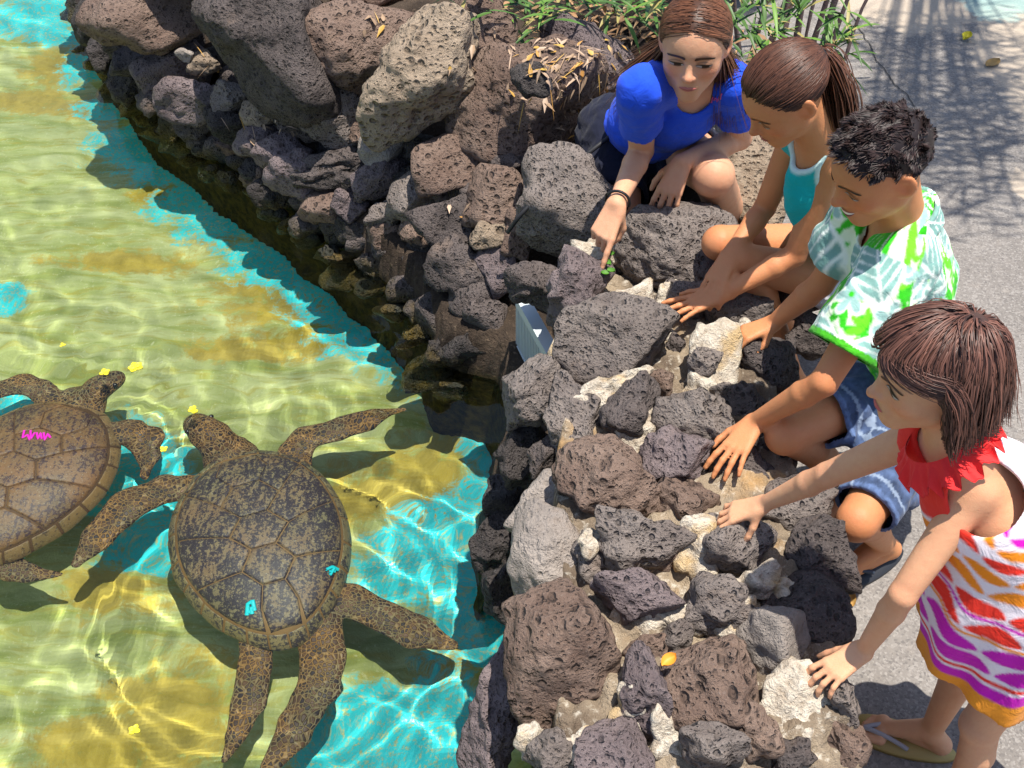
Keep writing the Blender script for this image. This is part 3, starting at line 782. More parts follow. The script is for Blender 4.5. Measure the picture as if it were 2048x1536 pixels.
class Body:
    """one person: skeleton in world space, body field, clothes on top"""
    def __init__(s, **k):
        s.__dict__.update(k)
        s.R = frame(s.face, s.hup)                         # head axes
        s.up = nrm(s.neck - s.pel); rt = s.shR - s.shL
        s.right = nrm(rt - s.up * (rt @ s.up)); s.fwd = np.cross(s.up, s.right)
        s.T = np.stack([s.right, s.fwd, s.up], 1)
        for q in 'LR':
            g = s.__dict__
            if 'el' + q not in g:
                g['el' + q] = ik(g['sh' + q], g['wr' + q], s.ua, s.fa, g['eh' + q])
            if 'kn' + q not in g:
                g['kn' + q] = ik(g['hi' + q], g['an' + q], s.th, s.sk, g['kh' + q])
    def hl(s, x, y, z):
        return s.head + s.R @ (np.array([x, y, z]) * s.hh)
    def torso(s, inf=0., wide=1., strap=1.):
        k = s.k; n, p = s.neck, s.pel; tl = np.linalg.norm(n - p); T = s.T
        mid = (s.shL + s.shR) / 2; sw = np.linalg.norm(s.shL - s.shR) / 2
        ch = p + (n - p) * .70; ch = ch + (mid - n) * .35 + s.fwd * getattr(s, 'cf', 0.)
        out = [(EL(ch, T, V3(sw * .86 * wide + inf, .105 * k * wide + inf, .30 * tl + inf)), .03), (EL(p + (n - p) * .40 + s.fwd * .008, T, V3(.125 * k * wide + inf, .095 * k * wide + inf, .30 * tl + inf)), .04),
               (EL(p + (n - p) * .08, T, V3(.150 * k * wide + inf, .115 * k * wide + inf, .20 * tl + inf)), .04)]
        for q in (s.shL, s.shR):
            q = n + (q - n) * strap
            out.append((RC(n - s.up * .03 * k - s.fwd * .01, q, .048 * k + inf, .046 * k + inf), .03))
        return out
    def arm(s, q, inf=0., t1=1.):
        k = s.k; g = s.__dict__; a, b, c = g['sh' + q], g['el' + q], g['wr' + q]
        f = s.am
        if t1 < 1:
            return [(RC(a, a + (b - a) * t1, .050 * k * f + inf, (.050 - .012 * t1) * k * f + inf), .03)]
        m = b + (c - b) * .28
        return [(RC(a, b, .050 * k * f + inf, .036 * k * f + inf), .025), (RC(b, m, .0355 * k * f + inf, .0365 * k * f + inf), .006), (RC(m, c, .0365 * k * f + inf, .0235 * k * f + inf), .006)]
    def leg(s, q, inf=0., t1=None):
        k = s.k; g = s.__dict__; a, b, c = g['hi' + q], g['kn' + q], g['an' + q]
        f = s.lm
        if t1:
            return [(RC(a, a + (b - a) * t1, .088 * k * f + inf, (.088 - .034 * t1) * k * f + inf), .03)]
        m = b + (c - b) * .32; bk = nrm(np.cross(np.cross(b - a, c - b), c - b)); bk = -bk if bk @ (a - b) < 0 else bk
        return [(RC(a, b, .086 * k * f, .054 * k * f), .03), (RC(b, m + bk * .014 * k, .053 * k * f, .050 * k * f), .006), (RC(m + bk * .014 * k, c, .050 * k * f, .033 * k * f), .006), (EL(b - bk * .010 * k, np.eye(3), V3(.044, .044, .044) * k * f), .012)]
    def build(s, h, feet=True):
        A, C, N, C2 = head_prims(s.head, s.R, s.hh)
        limbs = {}
        allp = [p for p, _ in A + N] + [p for p, _ in s.torso()]
        for q in 'LR':
            pr = s.arm(q)
            hd = s.__dict__['hand' + q]
            palm, fing = hand_prims(s.__dict__['wr' + q], **hd)
            limbs['a' + q] = (pr, palm, fing)
            lg = s.leg(q)
            ft = foot_prims(s.__dict__['an' + q], s.__dict__['ft' + q], (0, 0, 1), s.fl, 1 if q == 'L' else -1)
            limbs['l' + q] = (lg, ft)
            allp += [p for p, _ in pr + palm + lg] + [p for f in fing for p in f] + ft
        lo, hi = bounds(allp)
        F = Field(lo, hi, h)
        for p, k in A: F.add(p, k)
        for p, k in C: F.sub(p, k)
        for p, k in N: F.add(p, k)
        for p, k in C2: F.sub(p, k)
        F.add(RC(s.hl(0, -.10, -.22), s.neck - s.up * .01, .215 * s.hh, .225 * s.hh), .018)
        for p, k in s.torso(): F.add(p, k)
        def sub_field(ps):
            l2, h2 = bounds(ps, .05)
            i0 = np.floor((l2 - lo) / h); l2 = lo + np.maximum(i0, 0) * h
            return Field(l2, np.minimum(h2, hi), h)
        def union(G, k):
            i0 = np.round((G.lo - F.lo) / h).astype(int); sl = tuple(slice(i0[j], min(i0[j] + G.n[j], F.n[j])) for j in range(3))
            b = G.a[:sl[0].stop - sl[0].start, :sl[1].stop - sl[1].start, :sl[2].stop - sl[2].start]; a = F.a[sl]
            t = np.clip(.5 + .5 * (a - b) / k, 0, 1); F.a[sl] = a + (b - a) * t - k * t * (1 - t)
        for q in 'LR':
            lg, ft = limbs['l' + q]
            G = sub_field([p for p, _ in lg] + ft)
            for p, k in lg: G.add(p, k)
            for p in ft: G.add(p, .008 * s.fl / .2)
            union(G, .02)
        for q in 'LR':
            pr, palm, fing = limbs['a' + q]
            G = sub_field([p for p, _ in pr + palm] + [p for f in fing for p in f])
            for p, k in pr + palm: G.add(p, k)
            for f in fing:
                for p in f: G.add(p, .0035)
            union(G, .012)
        s.F = F
        return F

SKIN = {}
def skin_mat():
    g = NT('skin')
    at = g.n('Attribute', attribute_name='tint').outputs['Color']
    pos = g.n('NewGeometry').outputs['Position']
    m = g.noise(pos, 55., 4, .6)
    m2 = g.noise(pos, 14., 4, .65)
    col = g.mix(g.math('MULTIPLY', g.ramp(m, .35, .7), .30), at, g.mix(.5, at, (.55, .13, .06)))
    col = g.mix(g.math('MULTIPLY', g.ramp(m2, .45, .7), .22), col, g.mix(.6, col, (.30, .12, .06)))
    g.P(Base_Color=col, Roughness=g.math('ADD', .46, g.math('MULTIPLY', m, .16)), Specular_IOR_Level=.36, Subsurface_Weight=.15, Subsurface_Scale=.006, Subsurface_Radius=(1., .35, .18))
    fr = g.noise(pos, 330., 2, .5)
    col2 = g.mix(g.math('MULTIPLY', g.ramp(fr, .66, .74), .25), col, g.mix(.5, col, (.25, .08, .04)))
    g.P(Base_Color=col2, Normal=g.bump(g.math('ADD', g.noise(pos, 520., 3), g.math('MULTIPLY', g.noise(pos, 70., 3), 1.4)), .30, .0022))
    return g.m
def tint_mat(name, rough=.8, spec=.2, bump=.25, bscale=900., sheen=0., wrinkle=0.):
    g = NT(name)
    at = g.n('Attribute', attribute_name='tint').outputs['Color']
    pos = g.n('NewGeometry').outputs['Position']
    m = g.noise(pos, 30., 4)
    col = g.mix(.12, at, g.mix(m, (.3, .3, .3), (.7, .7, .7)), 'OVERLAY')
    w1 = g.noise(g.n('Mapping', {'Vector': pos, 'Scale': (1., 1., .35)}).outputs[0], bscale, 2)
    nb = g.bump(w1, bump, .0015)
    if wrinkle:
        wk = g.noise(g.n('Mapping', {'Vector': pos, 'Rotation': (.5, .3, .7), 'Scale': (1., .45, 1.)}).outputs[0], 26., 3, .55, 1.2)
        nb = g.bump(wk, wrinkle, .012, nb)
    g.P(Base_Color=col, Roughness=rough, Specular_IOR_Level=spec, Normal=nb, Sheen_Weight=sheen)
    return g.m
SKINM = skin_mat()
CLOTH = tint_mat('cloth', .82, .18, .35, 900., .1, .42)
HAIRM = tint_mat('hair', .45, .32, .0)
PATCH = tint_mat('face_detail', .45, .4, .0)
RUBBER = tint_mat('rubber', .5, .35, .1)

def skin_paint(b, V, base):
    """natural skin variation: ruddier cheeks, nose, knuckles and knees, paler nails and palms"""
    base = V3(base)
    c = np.tile(base, (len(V), 1))
    q = (V - b.head) @ b.R / b.hh
    def blob(p, ctr, r):
        return np.exp(-np.sum(((p - ctr) / r) ** 2, 1))[:, None]
    red = base * V3(1.08, .78, .74)
    for x in (-1, 1):
        c += (red - base) * blob(q, V3(x * .2, .3, -.12), V3(.12, .12, .1)) * .8
        c += (red - base) * blob(q, V3(x * .37, -.03, -.02), V3(.09, .12, .16)) * .7
        c *= 1 - .16 * blob(q, V3(x * .15, .36, .02), V3(.10, .09, .055))
    c += (red - base) * blob(q, V3(0, .46, -.14), V3(.07, .08, .06)) * .6
    for k in ('knL', 'knR', 'elL', 'elR'):
        c += (base * V3(.86, .72, .70) - base) * blob(V, b.__dict__[k], .055 * b.k) * .5
    return np.clip(c, .01, .95)

def surf_patch(b, name, parent, x0, z0, outline, colour, n=(22, 12), lift=.0010, mat=None, ylim=.75, bulge=0.):
    """thin skin-hugging detail on the face: outline(t)->(lower z, upper z) for t in -1..1, half width outline.w (head units)"""
    w = outline.w
    ts = np.linspace(-1, 1, n[0]); ss = np.linspace(0, 1, n[1])
    pts = []; cols = []
    for t in ts:
        lo, hi = outline(t)
        for v in ss:
            pts.append((x0 + t * w, z0 + lo + (hi - lo) * v)); cols.append(colour(t, v, lo, hi))
    pts = np.array(pts)
    ys = np.linspace(ylim, 0., 160)
    L = np.stack(np.broadcast_arrays(pts[:, None, 0], ys[None, :], pts[:, None, 1]), -1)
    W = b.head + (L * b.hh) @ b.R.T
    d = b.F.sample(W)
    hit = np.argmax(d < 0, axis=1); hit = np.clip(hit, 1, None); ar = np.arange(len(pts))
    d0, d1 = d[ar, hit - 1], d[ar, hit]
    y = ys[hit - 1] + (ys[hit] - ys[hit - 1]) * np.clip(d0 / (d0 - d1 + 1e-9), 0, 1)
    Vp = b.head + (np.stack([pts[:, 0], y + lift / b.hh + bulge * np.tile(np.sin(ss * math.pi), n[0]) * np.repeat(np.sqrt(np.clip(1 - ts ** 2, 0, 1)), n[1]), pts[:, 1]], 1) * b.hh) @ b.R.T
    i = np.arange(n[0] * n[1]).reshape(n)
    F = np.stack([i[:-1, :-1], i[1:, :-1], i[1:, 1:], i[:-1, 1:]], -1).reshape(-1, 4)
    # give the patch a rim so that it is a closed thin lens
    back = Vp - b.R[:, 1] * .004
    F = np.concatenate([F, F[:, ::-1] + len(Vp)])
    return mesh(name, np.concatenate([Vp, back]), F, mat or PATCH, parent, col=np.array(cols * 2))

class Almond:
    def __init__(s, w, lo, hi, tilt=0., pw=.75):
        s.w, s.lo, s.hi, s.tilt, s.pw = w, lo, hi, tilt, pw
    def __call__(s, t):
        e = max(1 - t * t, 0.) ** s.pw
        return -s.lo * e + s.tilt * t, s.hi * e + s.tilt * t + .002

def face_details(b, root, lips=(.42, .13, .11), smile=False, brow=(.035, .02, .012), eye_open=.5, gaze=(0, -.3), lid=None):
    for q in (-1, 1):
        def eyec(t, v, lo, hi, q=q):
            x = t; z = (lo + (hi - lo) * v) / .05
            if lid is not None:      # lowered lids: skin above, a line of lashes below
                if v > .60: return tuple(a * (.66 if v < .92 else .45) for a in lid)
                if v > .44: return (.012, .008, .006)
                if v < .10: return tuple(a * .45 for a in lid)
                return (.03, .015, .009) if abs(t - gaze[0]) < .42 else (.36, .31, .28)
            if v > .66: return (.012, .008, .006)
            if v < .10: return (.25, .11, .08)
            r = math.hypot((x - gaze[0]) * 1.0, (z - gaze[1]) * .9)
            if r < .22: return (.004, .003, .003)
            if r < .50: return (.045, .02, .01)
            return (.38, .33, .30)
        surf_patch(b, 'eye', root, q * .15, -.012, Almond(.090, .034 * eye_open + .012, .034 * eye_open + .020, q * .004), eyec, n=(26, 16), lift=.0012)
        def brc(t, v, lo, hi): return brow
        class Br:
            w = .105
            def __call__(s, t, q=q):
                tt = t * q; c = .010 - .010 * tt - .010 * tt * tt; th = .022 * max(.25, 1 - .55 * (tt + 1) / 2) * (1 if abs(t) < .96 else .4)
                return c - th, c + th
        surf_patch(b, 'eyebrow', root, q * .155, .068, Br(), brc, n=(16, 5), lift=.0016)
    if smile:
        def mc(t, v, lo, hi):
            if v > .84 or v < .20: return lips
            if v > .50: return (.80, .76, .68)
            return (.10, .02, .02)
        class Sm:
            w = .135
            def __call__(s, t):
                e = max(1 - t * t, 0) ** .8; c = .035 * t * t
                return c - .066 * e, c + .030 * e + .003
        surf_patch(b, 'mouth', root, 0, -.272, Sm(), mc, n=(26, 18), lift=.0012)
    else:
        def lc(t, v, lo, hi):
            m = 1 - .62 * math.exp(-((v - .52) / .07) ** 2)
            return tuple(x * m for x in lips)
        class Li:
            w = .098
            def __call__(s, t):
                e = max(1 - t * t, 0) ** .85
                return -.036 * e, (.024 - .010 * math.exp(-(t / .14) ** 2)) * e + .002
        surf_patch(b, 'mouth', root, 0, -.278, Li(), lc, n=(24, 14), lift=.0008, bulge=.012)

# ------------------------------------------------------------------ hair
HL_Y = [-.55, -.30, -.20, -.15, -.03, .05, .09, .17, .26, .34, .40]
HL_Z = [-.36, -.32, -.22, .05, .11, .07, .05, .19, .30, .355, .38]
SK_C, SK_R = V3(0, -.07, .155), V3(.345, .43, .355)

def scalp_roots(n, rg, drop=0.):
    v = rg.normal(size=(n * 4, 3)); v /= np.linalg.norm(v, axis=1)[:, None]
    p = SK_C + v * SK_R
    keep = p[:, 2] > np.interp(p[:, 1], HL_Y, HL_Z) + drop
    return p[keep][:n]

def tubes(paths, rads, cols, sides=3):
    """(n,m,3) polylines -> thin tubes"""
    n, m, _ = paths.shape
    t = np.gradient(paths, axis=1); t /= np.linalg.norm(t, axis=2, keepdims=True) + 1e-9
    ref = np.where(np.abs(t[..., 2:3]) < .9, np.array([0, 0, 1.]), np.array([1., 0, 0]))
    a = np.cross(t, ref); a /= np.linalg.norm(a, axis=2, keepdims=True) + 1e-9
    c = np.cross(t, a)
    V = np.stack([paths + rads[..., None] * (a * math.cos(k * 2 * math.pi / sides) + c * math.sin(k * 2 * math.pi / sides)) for k in range(sides)], 2)
    i = np.arange(n * m * sides).reshape(n, m, sides)
    Q = [np.stack([i[:, :-1, k], i[:, :-1, (k + 1) % sides], i[:, 1:, (k + 1) % sides], i[:, 1:, k]], -1).reshape(-1, 4) for k in range(sides)]
    return V.reshape(-1, 3), np.concatenate(Q), np.repeat(np.repeat(cols[:, None], m, 1)[:, :, None], sides, 2).reshape(-1, 3)

def locks(paths, rads, cols, centre):
    """hair strands as narrow folded ribbons lying on the head"""
    n, m, _ = paths.shape
    t = np.gradient(paths, axis=1); t /= np.linalg.norm(t, axis=2, keepdims=True) + 1e-9
    o = paths - centre; o /= np.linalg.norm(o, axis=2, keepdims=True) + 1e-9
    a = np.cross(t, o); a /= np.linalg.norm(a, axis=2, keepdims=True) + 1e-6
    o = np.cross(a, t); r = rads[..., None]
    V = np.stack([paths - a * r * 1.3 - o * r * .5, paths + o * r * .9, paths + a * r * 1.3 - o * r * .5], 2)
    i = np.arange(n * m * 3).reshape(n, m, 3)
    Q = [np.stack([i[:, :-1, k], i[:, :-1, k + 1], i[:, 1:, k + 1], i[:, 1:, k]], -1).reshape(-1, 4) for k in (0, 1)]
    return V.reshape(-1, 3), np.concatenate(Q), np.repeat(np.repeat(cols[:, None], m, 1)[:, :, None], 3, 2).reshape(-1, 3)

def hair_object(b, root, paths, rad, base, seed, cap=True, cap_r=1.035, var=.35, drop=0.):
    rg = np.random.RandomState(seed)
    n, m, _ = paths.shape
    prof = np.interp(np.linspace(0, 1, m), [0, .1, .7, 1], [.8, 1, .9, .25])
    cols = V3(base) * (1 + var * rg.normal(size=(n, 1))).clip(.35, 2.2)
    W = b.head + (paths * b.hh) @ b.R.T
    V, Q, C = locks(W, rad * prof[None] * rg.uniform(.7, 1.3, (n, 1)), cols, b.head)
    Fs = [Q]
    if cap:
        nn, F = ico(5)
        p = SK_C + nn * SK_R * cap_r
        ok = p[:, 2] > np.interp(p[:, 1], HL_Y, HL_Z) + .01 + drop
        F = F[ok[F].all(1)]
        use = np.unique(F); mp = np.full(len(p), -1); mp[use] = np.arange(len(use))
        Fs.append(mp[F] + len(V)); p = p[use]
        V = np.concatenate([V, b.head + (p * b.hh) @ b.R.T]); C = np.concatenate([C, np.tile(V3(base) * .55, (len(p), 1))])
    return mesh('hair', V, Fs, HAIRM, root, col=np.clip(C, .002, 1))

def ell(p):
    q = (p - SK_C) / SK_R
    return np.linalg.norm(q, axis=-1, keepdims=True), q
# ------------------------------------------------------------------ the four people
def cloth_field(prims, h, pad=.03, over=None):
    lo, hi = bounds([p for p, _ in prims + (over or [])], pad)
    F = Field(lo, hi, h)
    for p, k in prims: F.add(p, k)
    return F

def band(a, b, r, n=20, tube=.004, squash=None):
    """a ring of tube around axis a at centre b (for straps, bracelets)"""
    a = nrm(a); x = nrm(np.cross(a, [.3, .9, .2])); y = np.cross(a, x)
    t = np.linspace(0, 2 * math.pi, n + 1)
    p = b + r * (np.cos(t)[:, None] * x + np.sin(t)[:, None] * y)
    V, Q, _ = tubes(p[None], np.full((1, n + 1), tube), np.zeros((1, 3)), 6)
    return V, Q

def person(b, label, loc):
    r = thing('person', label, 'person', loc)
    return r

def put_body(b, r, h, base):
    F = b.build(h)
    V, Q = F.nets()
    mesh('body', V, Q, SKINM, r, col=skin_paint(b, V, base))

def sleeve_end(b, q, t):
    g = b.__dict__; return g['sh' + q] + (g['el' + q] - g['sh' + q]) * t, nrm(g['el' + q] - g['sh' + q])

def build_woman():
    head = P(1388, 92, .845)
    shR, shL = P(1280, 182, .745), P(1462, 170, .695)
    elR = reach(shR, 1283, 300, .255); wrR = reach(elR, 1233, 408, .232, False)
    elL = reach(shL, 1480, 276, .250); wrL = reach(elL, 1366, 322, .225, False)
    b = Body(k=1.0, hh=.205, head=head, face=(-.22, -.97, -.05), hup=(-.02, 0, 1), neck=head + V3(.012, .105, -.145), pel=V3(.36, 2.84, .33), shL=shL, shR=shR, elL=elL, elR=elR, wrL=wrL, wrR=wrR, am=.84, lm=1.0,
             hiL=V3(.45, 2.82, .33), hiR=V3(.28, 2.84, .34), anL=V3(.66, 2.72, .06), anR=V3(.25, 2.78, .02), knL=P(1425, 350, .47), knR=P(1240, 425, .27), ftL=(-.1, -1, 0), ftR=(-.1, -1, 0), fl=.23,
             handL=dict(d=(-.35, -.45, -.72), n=(-.25, -.60, .70), side=-1, L=.165, curl=(.25, .40, .3), spread=.10, thumb=(.5, -.3)),
             handR=dict(d=P(1196, 490, .44) - wrR, n=(-.25, -.55, .75), side=1, L=.165, spread=.03, curls=[(.10, .12, .08), (.85, 1.35, .8), (.95, 1.4, .8), (1.0, 1.4, .8)], thumb=(.30, -.60), tcurl=.7))
    r = person(b, 'woman in a bright blue polo shirt crouching and pointing at the turtles', V3(.40, 2.7, 0))
    put_body(b, r, .0042, (.64, .345, .205))
    face_details(b, r, lips=(.46, .14, .12), eye_open=.75, gaze=(-.2, 0), lid=(.62, .33, .20), brow=(.05, .026, .016))
    # polo shirt
    tp = b.torso(.011, 1.0, .92); sl = [x for q in 'LR' for x in b.arm(q, .014, .68)]
    F = cloth_field(tp, .0046, .03, sl); F.folds(.006, 17., 3); F.shell()
    F.cut(b.pel + b.up * .04, -b.up, .30)
    F.sub(RC(b.neck - b.up * .02 + b.fwd * .03, b.neck + b.up * .12 + b.fwd * .03, .050, .07), .006)
    for q in 'LR':
        G = cloth_field(b.arm(q, .014, .68), .0046, .03, tp + sl); G.lo = F.lo; G.folds(.005, 22., 5); G.shell()
        G.cut(*sleeve_end(b, q, .58), .09); F.merge(G, .012)
    V, Q = F.nets()
    c = np.tile(V3(.014, .075, .66), (len(V), 1))
    mesh('polo_shirt', V, Q, CLOTH, r, col=c)
    # collar and the small pink logo
    C = Field(b.neck - .14, b.neck + .14, .0036)
    C.add(RC(b.neck - b.up * .02, b.neck + b.up * .035 + b.fwd * .01, .074, .060), .01).shell()
    C.cut(b.neck + b.fwd * .05, b.fwd, .2)
    C.cut(b.neck + b.up * .035, b.up + b.fwd * .5, .2); C.cut(b.neck - b.up * .01, -b.up, .2)
    V, Q = C.nets(); mesh('collar', V, Q, CLOTH, r, col=np.tile(V3(.010, .045, .52), (len(V), 1)))
    W = []
    for i in range(30):      # a looping scrawl, where the photo shows it on the chest
        t = i / 29; u, v = 1398 + 46 * t, 210 - 16 * t + 5 * math.sin(i * 1.7) + 3 * math.sin(i * .6)
        ts = np.linspace(2.2, 3.4, 700); rr = CAM + nrm(ray(u, v))[None] * ts[:, None]
        dd = F.sample(rr); inside = (rr > F.lo).all(1) & (rr < F.lo + F.h * (F.n - 1)).all(1)
        k = np.argmax((dd < 0) & inside)
        if k: W.append(rr[k] - nrm(ray(u, v)) * .0012)
    V, Q, C_ = tubes(np.array(W)[None], np.full((1, len(W)), .0017), np.array([[.62, .10, .30]]), 5)
    mesh('chest_logo', V, Q, CLOTH, r, col=C_)
    # navy shorts
    pr = [(EL(b.pel + b.up * .02, b.T, V3(.172, .135, .13)), .03)] + b.leg('L', .014, .55) + b.leg('R', .016, .86)
    F = cloth_field(pr, .0052); F.folds(.009, 24., 8); F.shell(.007)
    F.cut(b.hiL + (b.knL - b.hiL) * .50, b.knL - b.hiL, .13); F.cut(b.hiR + (b.knR - b.hiR) * .84, b.knR - b.hiR, .13)
    V, Q = F.nets(); mesh('shorts', V, Q, CLOTH, r, col=np.tile(V3(.010, .012, .028), (len(V), 1)))
    V, Q = band(b.wrR - b.elR, b.wrR + nrm(b.elR - b.wrR) * .012, .0285, tube=.0034)
    mesh('bracelet', V, Q, RUBBER, r, col=np.tile(V3(.012, .012, .014), (len(V), 1)))
    # long straight hair from a centre parting, falling behind the shoulders
    rg = np.random.RandomState(11)
    R0 = scalp_roots(3400, rg); n = len(R0); m = 13
    pth = np.zeros((n, m, 3)); sg = np.where(R0[:, 0] + .02 * rg.normal(size=n) >= 0, 1., -1.)
    e0 = (R0 - SK_C) / SK_R; wp = np.stack([sg * .90, -.48 + .2 * rg.normal(size=n) - .25 * (R0[:, 1] < -.2), -.62 + 0 * sg], 1); wp /= np.linalg.norm(wp, axis=1)[:, None]
    gdir = b.R.T @ nrm(V3(0, .45, -1.0))
    lay = 1.02 + .07 * rg.uniform(size=n)
    for j in range(m):
        t = j / 7
        if j <= 7:
            e = e0 * (1 - t) + wp * t; e[:, 0] += sg * .5 * math.sin(t * math.pi) * (1 - np.abs(e0[:, 0])); e /= np.linalg.norm(e, axis=1)[:, None]
            pth[:, j] = SK_C + e * SK_R * (lay + .05 * math.sin(t * math.pi))[:, None]
        else:
            dv = gdir[None] + V3(0, 0, 0) + .12 * rg.normal(size=(n, 3)) * (j == 8) + np.stack([sg * .22, 0 * sg, 0 * sg], 1)
            if j == 8: keep = dv
            pth[:, j] = pth[:, j - 1] + keep * .24
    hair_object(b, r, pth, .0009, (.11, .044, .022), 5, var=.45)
    return b

def ponytail_hair(b, r, base, seed):
    rg = np.random.RandomState(seed)
    R0 = scalp_roots(3400, rg); n = len(R0); m = 9
    tie = nrm((V3(0, -.50, .14) - SK_C) / SK_R)
    e0 = (R0 - SK_C) / SK_R; lay = 1.02 + .05 * rg.uniform(size=n)
    pth = np.zeros((n, m, 3))
    for j in range(m):
        t = j / (m - 1)
        e = e0 * (1 - t) + tie * t; e /= np.linalg.norm(e, axis=1)[:, None]
        pth[:, j] = SK_C + e * SK_R * (lay + .045 * math.sin(t * math.pi))[:, None]
    hair_object(b, r, pth, .0009, base, seed)
    n, m = 420, 12
    T = V3(0, -.52, .14); g = b.R.T @ nrm(V3(.28, .02, -1.0))
    sp = rg.normal(size=(n, 3)); pth = np.zeros((n, m, 3))
    out = b.R.T @ nrm(V3(.9, .15, .2))
    for j in range(m):
        t = j / (m - 1)
        pth[:, j] = T + out * .16 * (1 - (1 - t) ** 2) + g * (1.15 * t ** 1.2) + sp * (.028 + .062 * math.sin(t * math.pi * .8)) + .012 * np.sin(t * 7 + sp * 3)
        pth[:, j] *= 1
    ln = rg.uniform(.72, 1.0, (n, 1, 1)); pth = pth[:, :1] + (pth - pth[:, :1]) * ln
    W = b.head + (pth * b.hh) @ b.R.T
    cols = V3(base) * (1.35 + .45 * rg.normal(size=(n, 1))).clip(.4, 2.6)
    V, Q, C = locks(W, np.full((n, m), .0012) * np.interp(np.linspace(0, 1, m), [0, .8, 1], [1, .9, .3])[None], cols, b.head)
    mesh('ponytail', V, Q, HAIRM, r, col=C)
    V, Q = band(b.R @ nrm(V3(0, -1, .1)), b.head + b.R @ (V3(0, -.53, .14) * b.hh), .016, tube=.0045)
    mesh('hair_tie', V, Q, RUBBER, r, col=np.tile(V3(.02, .015, .015), (len(V), 1)))

def build_girl_teal():
    head = P(1568, 191, .93)
    neck = P(1638, 278, .80)
    shL, shR = P(1664, 330, .745), P(1592, 272, .76)
    elL = reach(shL, 1590, 510, .230); elR = reach(shR, 1530, 415, .225)
    b = Body(k=.83, cf=.03, hh=.195, head=head, face=(-.76, -.27, -.57), hup=(0, 0, 1), neck=neck, pel=V3(.87, 2.22, .38), shL=shL, shR=shR, elL=elL, elR=elR, wrL=P(1447, 588, .44), wrR=P(1458, 512, .49), am=.84, lm=.90,
             hiL=V3(.85, 2.15, .36), hiR=V3(.85, 2.31, .36), anL=V3(.70, 2.13, .10), anR=V3(.72, 2.32, .10), knL=P(1478, 520, .47), knR=P(1440, 485, .45), ftL=(-1, 0, 0), ftR=(-1, 0, 0), fl=.20,
             handL=dict(d=P(1355, 618, .425) - P(1447, 588, .445), n=(-.15, -.05, 1), side=-1, L=.145, curl=(.02, .10, .10), spread=.16, thumb=(.55, -.1)),
             handR=dict(d=P(1412, 596, .445) - P(1458, 512, .49), n=(-.25, -.25, .9), side=1, L=.14, curl=(.25, .35, .25), spread=.08, thumb=(.45, -.3)))
    r = person(b, 'girl in a teal tank top with a ponytail, both hands on the wall', V3(.72, 2.2, 0))
    put_body(b, r, .0039, (.58, .245, .105))
    face_details(b, r, lips=(.40, .10, .08), eye_open=.65, gaze=(0, 0), lid=(.55, .215, .085), brow=(.03, .014, .008))
    pr = b.torso(.010, 1.02, .80)
    F = cloth_field(pr, .0042); F.folds(.006, 18., 21); F.shell(.006)
    for q, sh in ((1, b.shR), (-1, b.shL)):
        c_ = sh + b.right * q * .046 + b.up * -.018
        F.sub(EL(c_, b.T, V3(.050, .066, .085)), .004)
    F.sub(EL(b.neck + b.fwd * .035 + b.up * .05, b.T, V3(.048, .064, .085)), .004)
    F.cut(b.pel + b.up * .02, -b.up, .30)
    V, Q = F.nets()
    c = np.tile(V3(.004, .40, .42), (len(V), 1))
    def eld(p, ce, ra):
        q = ((p - ce) @ b.T) / ra; k0 = np.linalg.norm(q, axis=1); return (k0 - 1) * min(ra)
    for ce, ra in ((b.shR + b.right * .046 - b.up * .018, V3(.050, .066, .085)), (b.shL - b.right * .046 - b.up * .018, V3(.050, .066, .085)), (b.neck + b.fwd * .035 + b.up * .05, V3(.048, .064, .085))):
        k_ = np.clip((.009 - eld(V, ce, ra)) / .004, 0, 1)[:, None]; c = c * (1 - k_) + V3(.58, .76, .74) * k_
    mesh('tank_top', V, Q, CLOTH, r, col=c)
    pr = [(EL(b.pel, b.T, V3(.145, .115, .11)), .03)] + b.leg('L', .012, .45) + b.leg('R', .012, .45)
    F = cloth_field(pr, .0052); F.folds(.006, 22., 28); F.shell(.007)
    for q in 'LR':
        g = b.__dict__; F.cut(g['hi' + q] + (g['kn' + q] - g['hi' + q]) * .42, g['kn' + q] - g['hi' + q], .12)
    V, Q = F.nets(); mesh('shorts', V, Q, CLOTH, r, col=np.tile(V3(.66, .65, .68), (len(V), 1)))
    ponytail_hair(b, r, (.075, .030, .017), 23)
    return b

# ---- printed cloth
def soft(fn, s, t, r=.0016):
    """average a print over a small disc, so that its edges are as soft as dye on cloth"""
    o = [(0, 0)] + [(r * math.cos(k * math.pi / 4), r * math.sin(k * math.pi / 4)) for k in range(8)]
    return sum(fn(s + x, t + y) for x, y in o) / len(o)

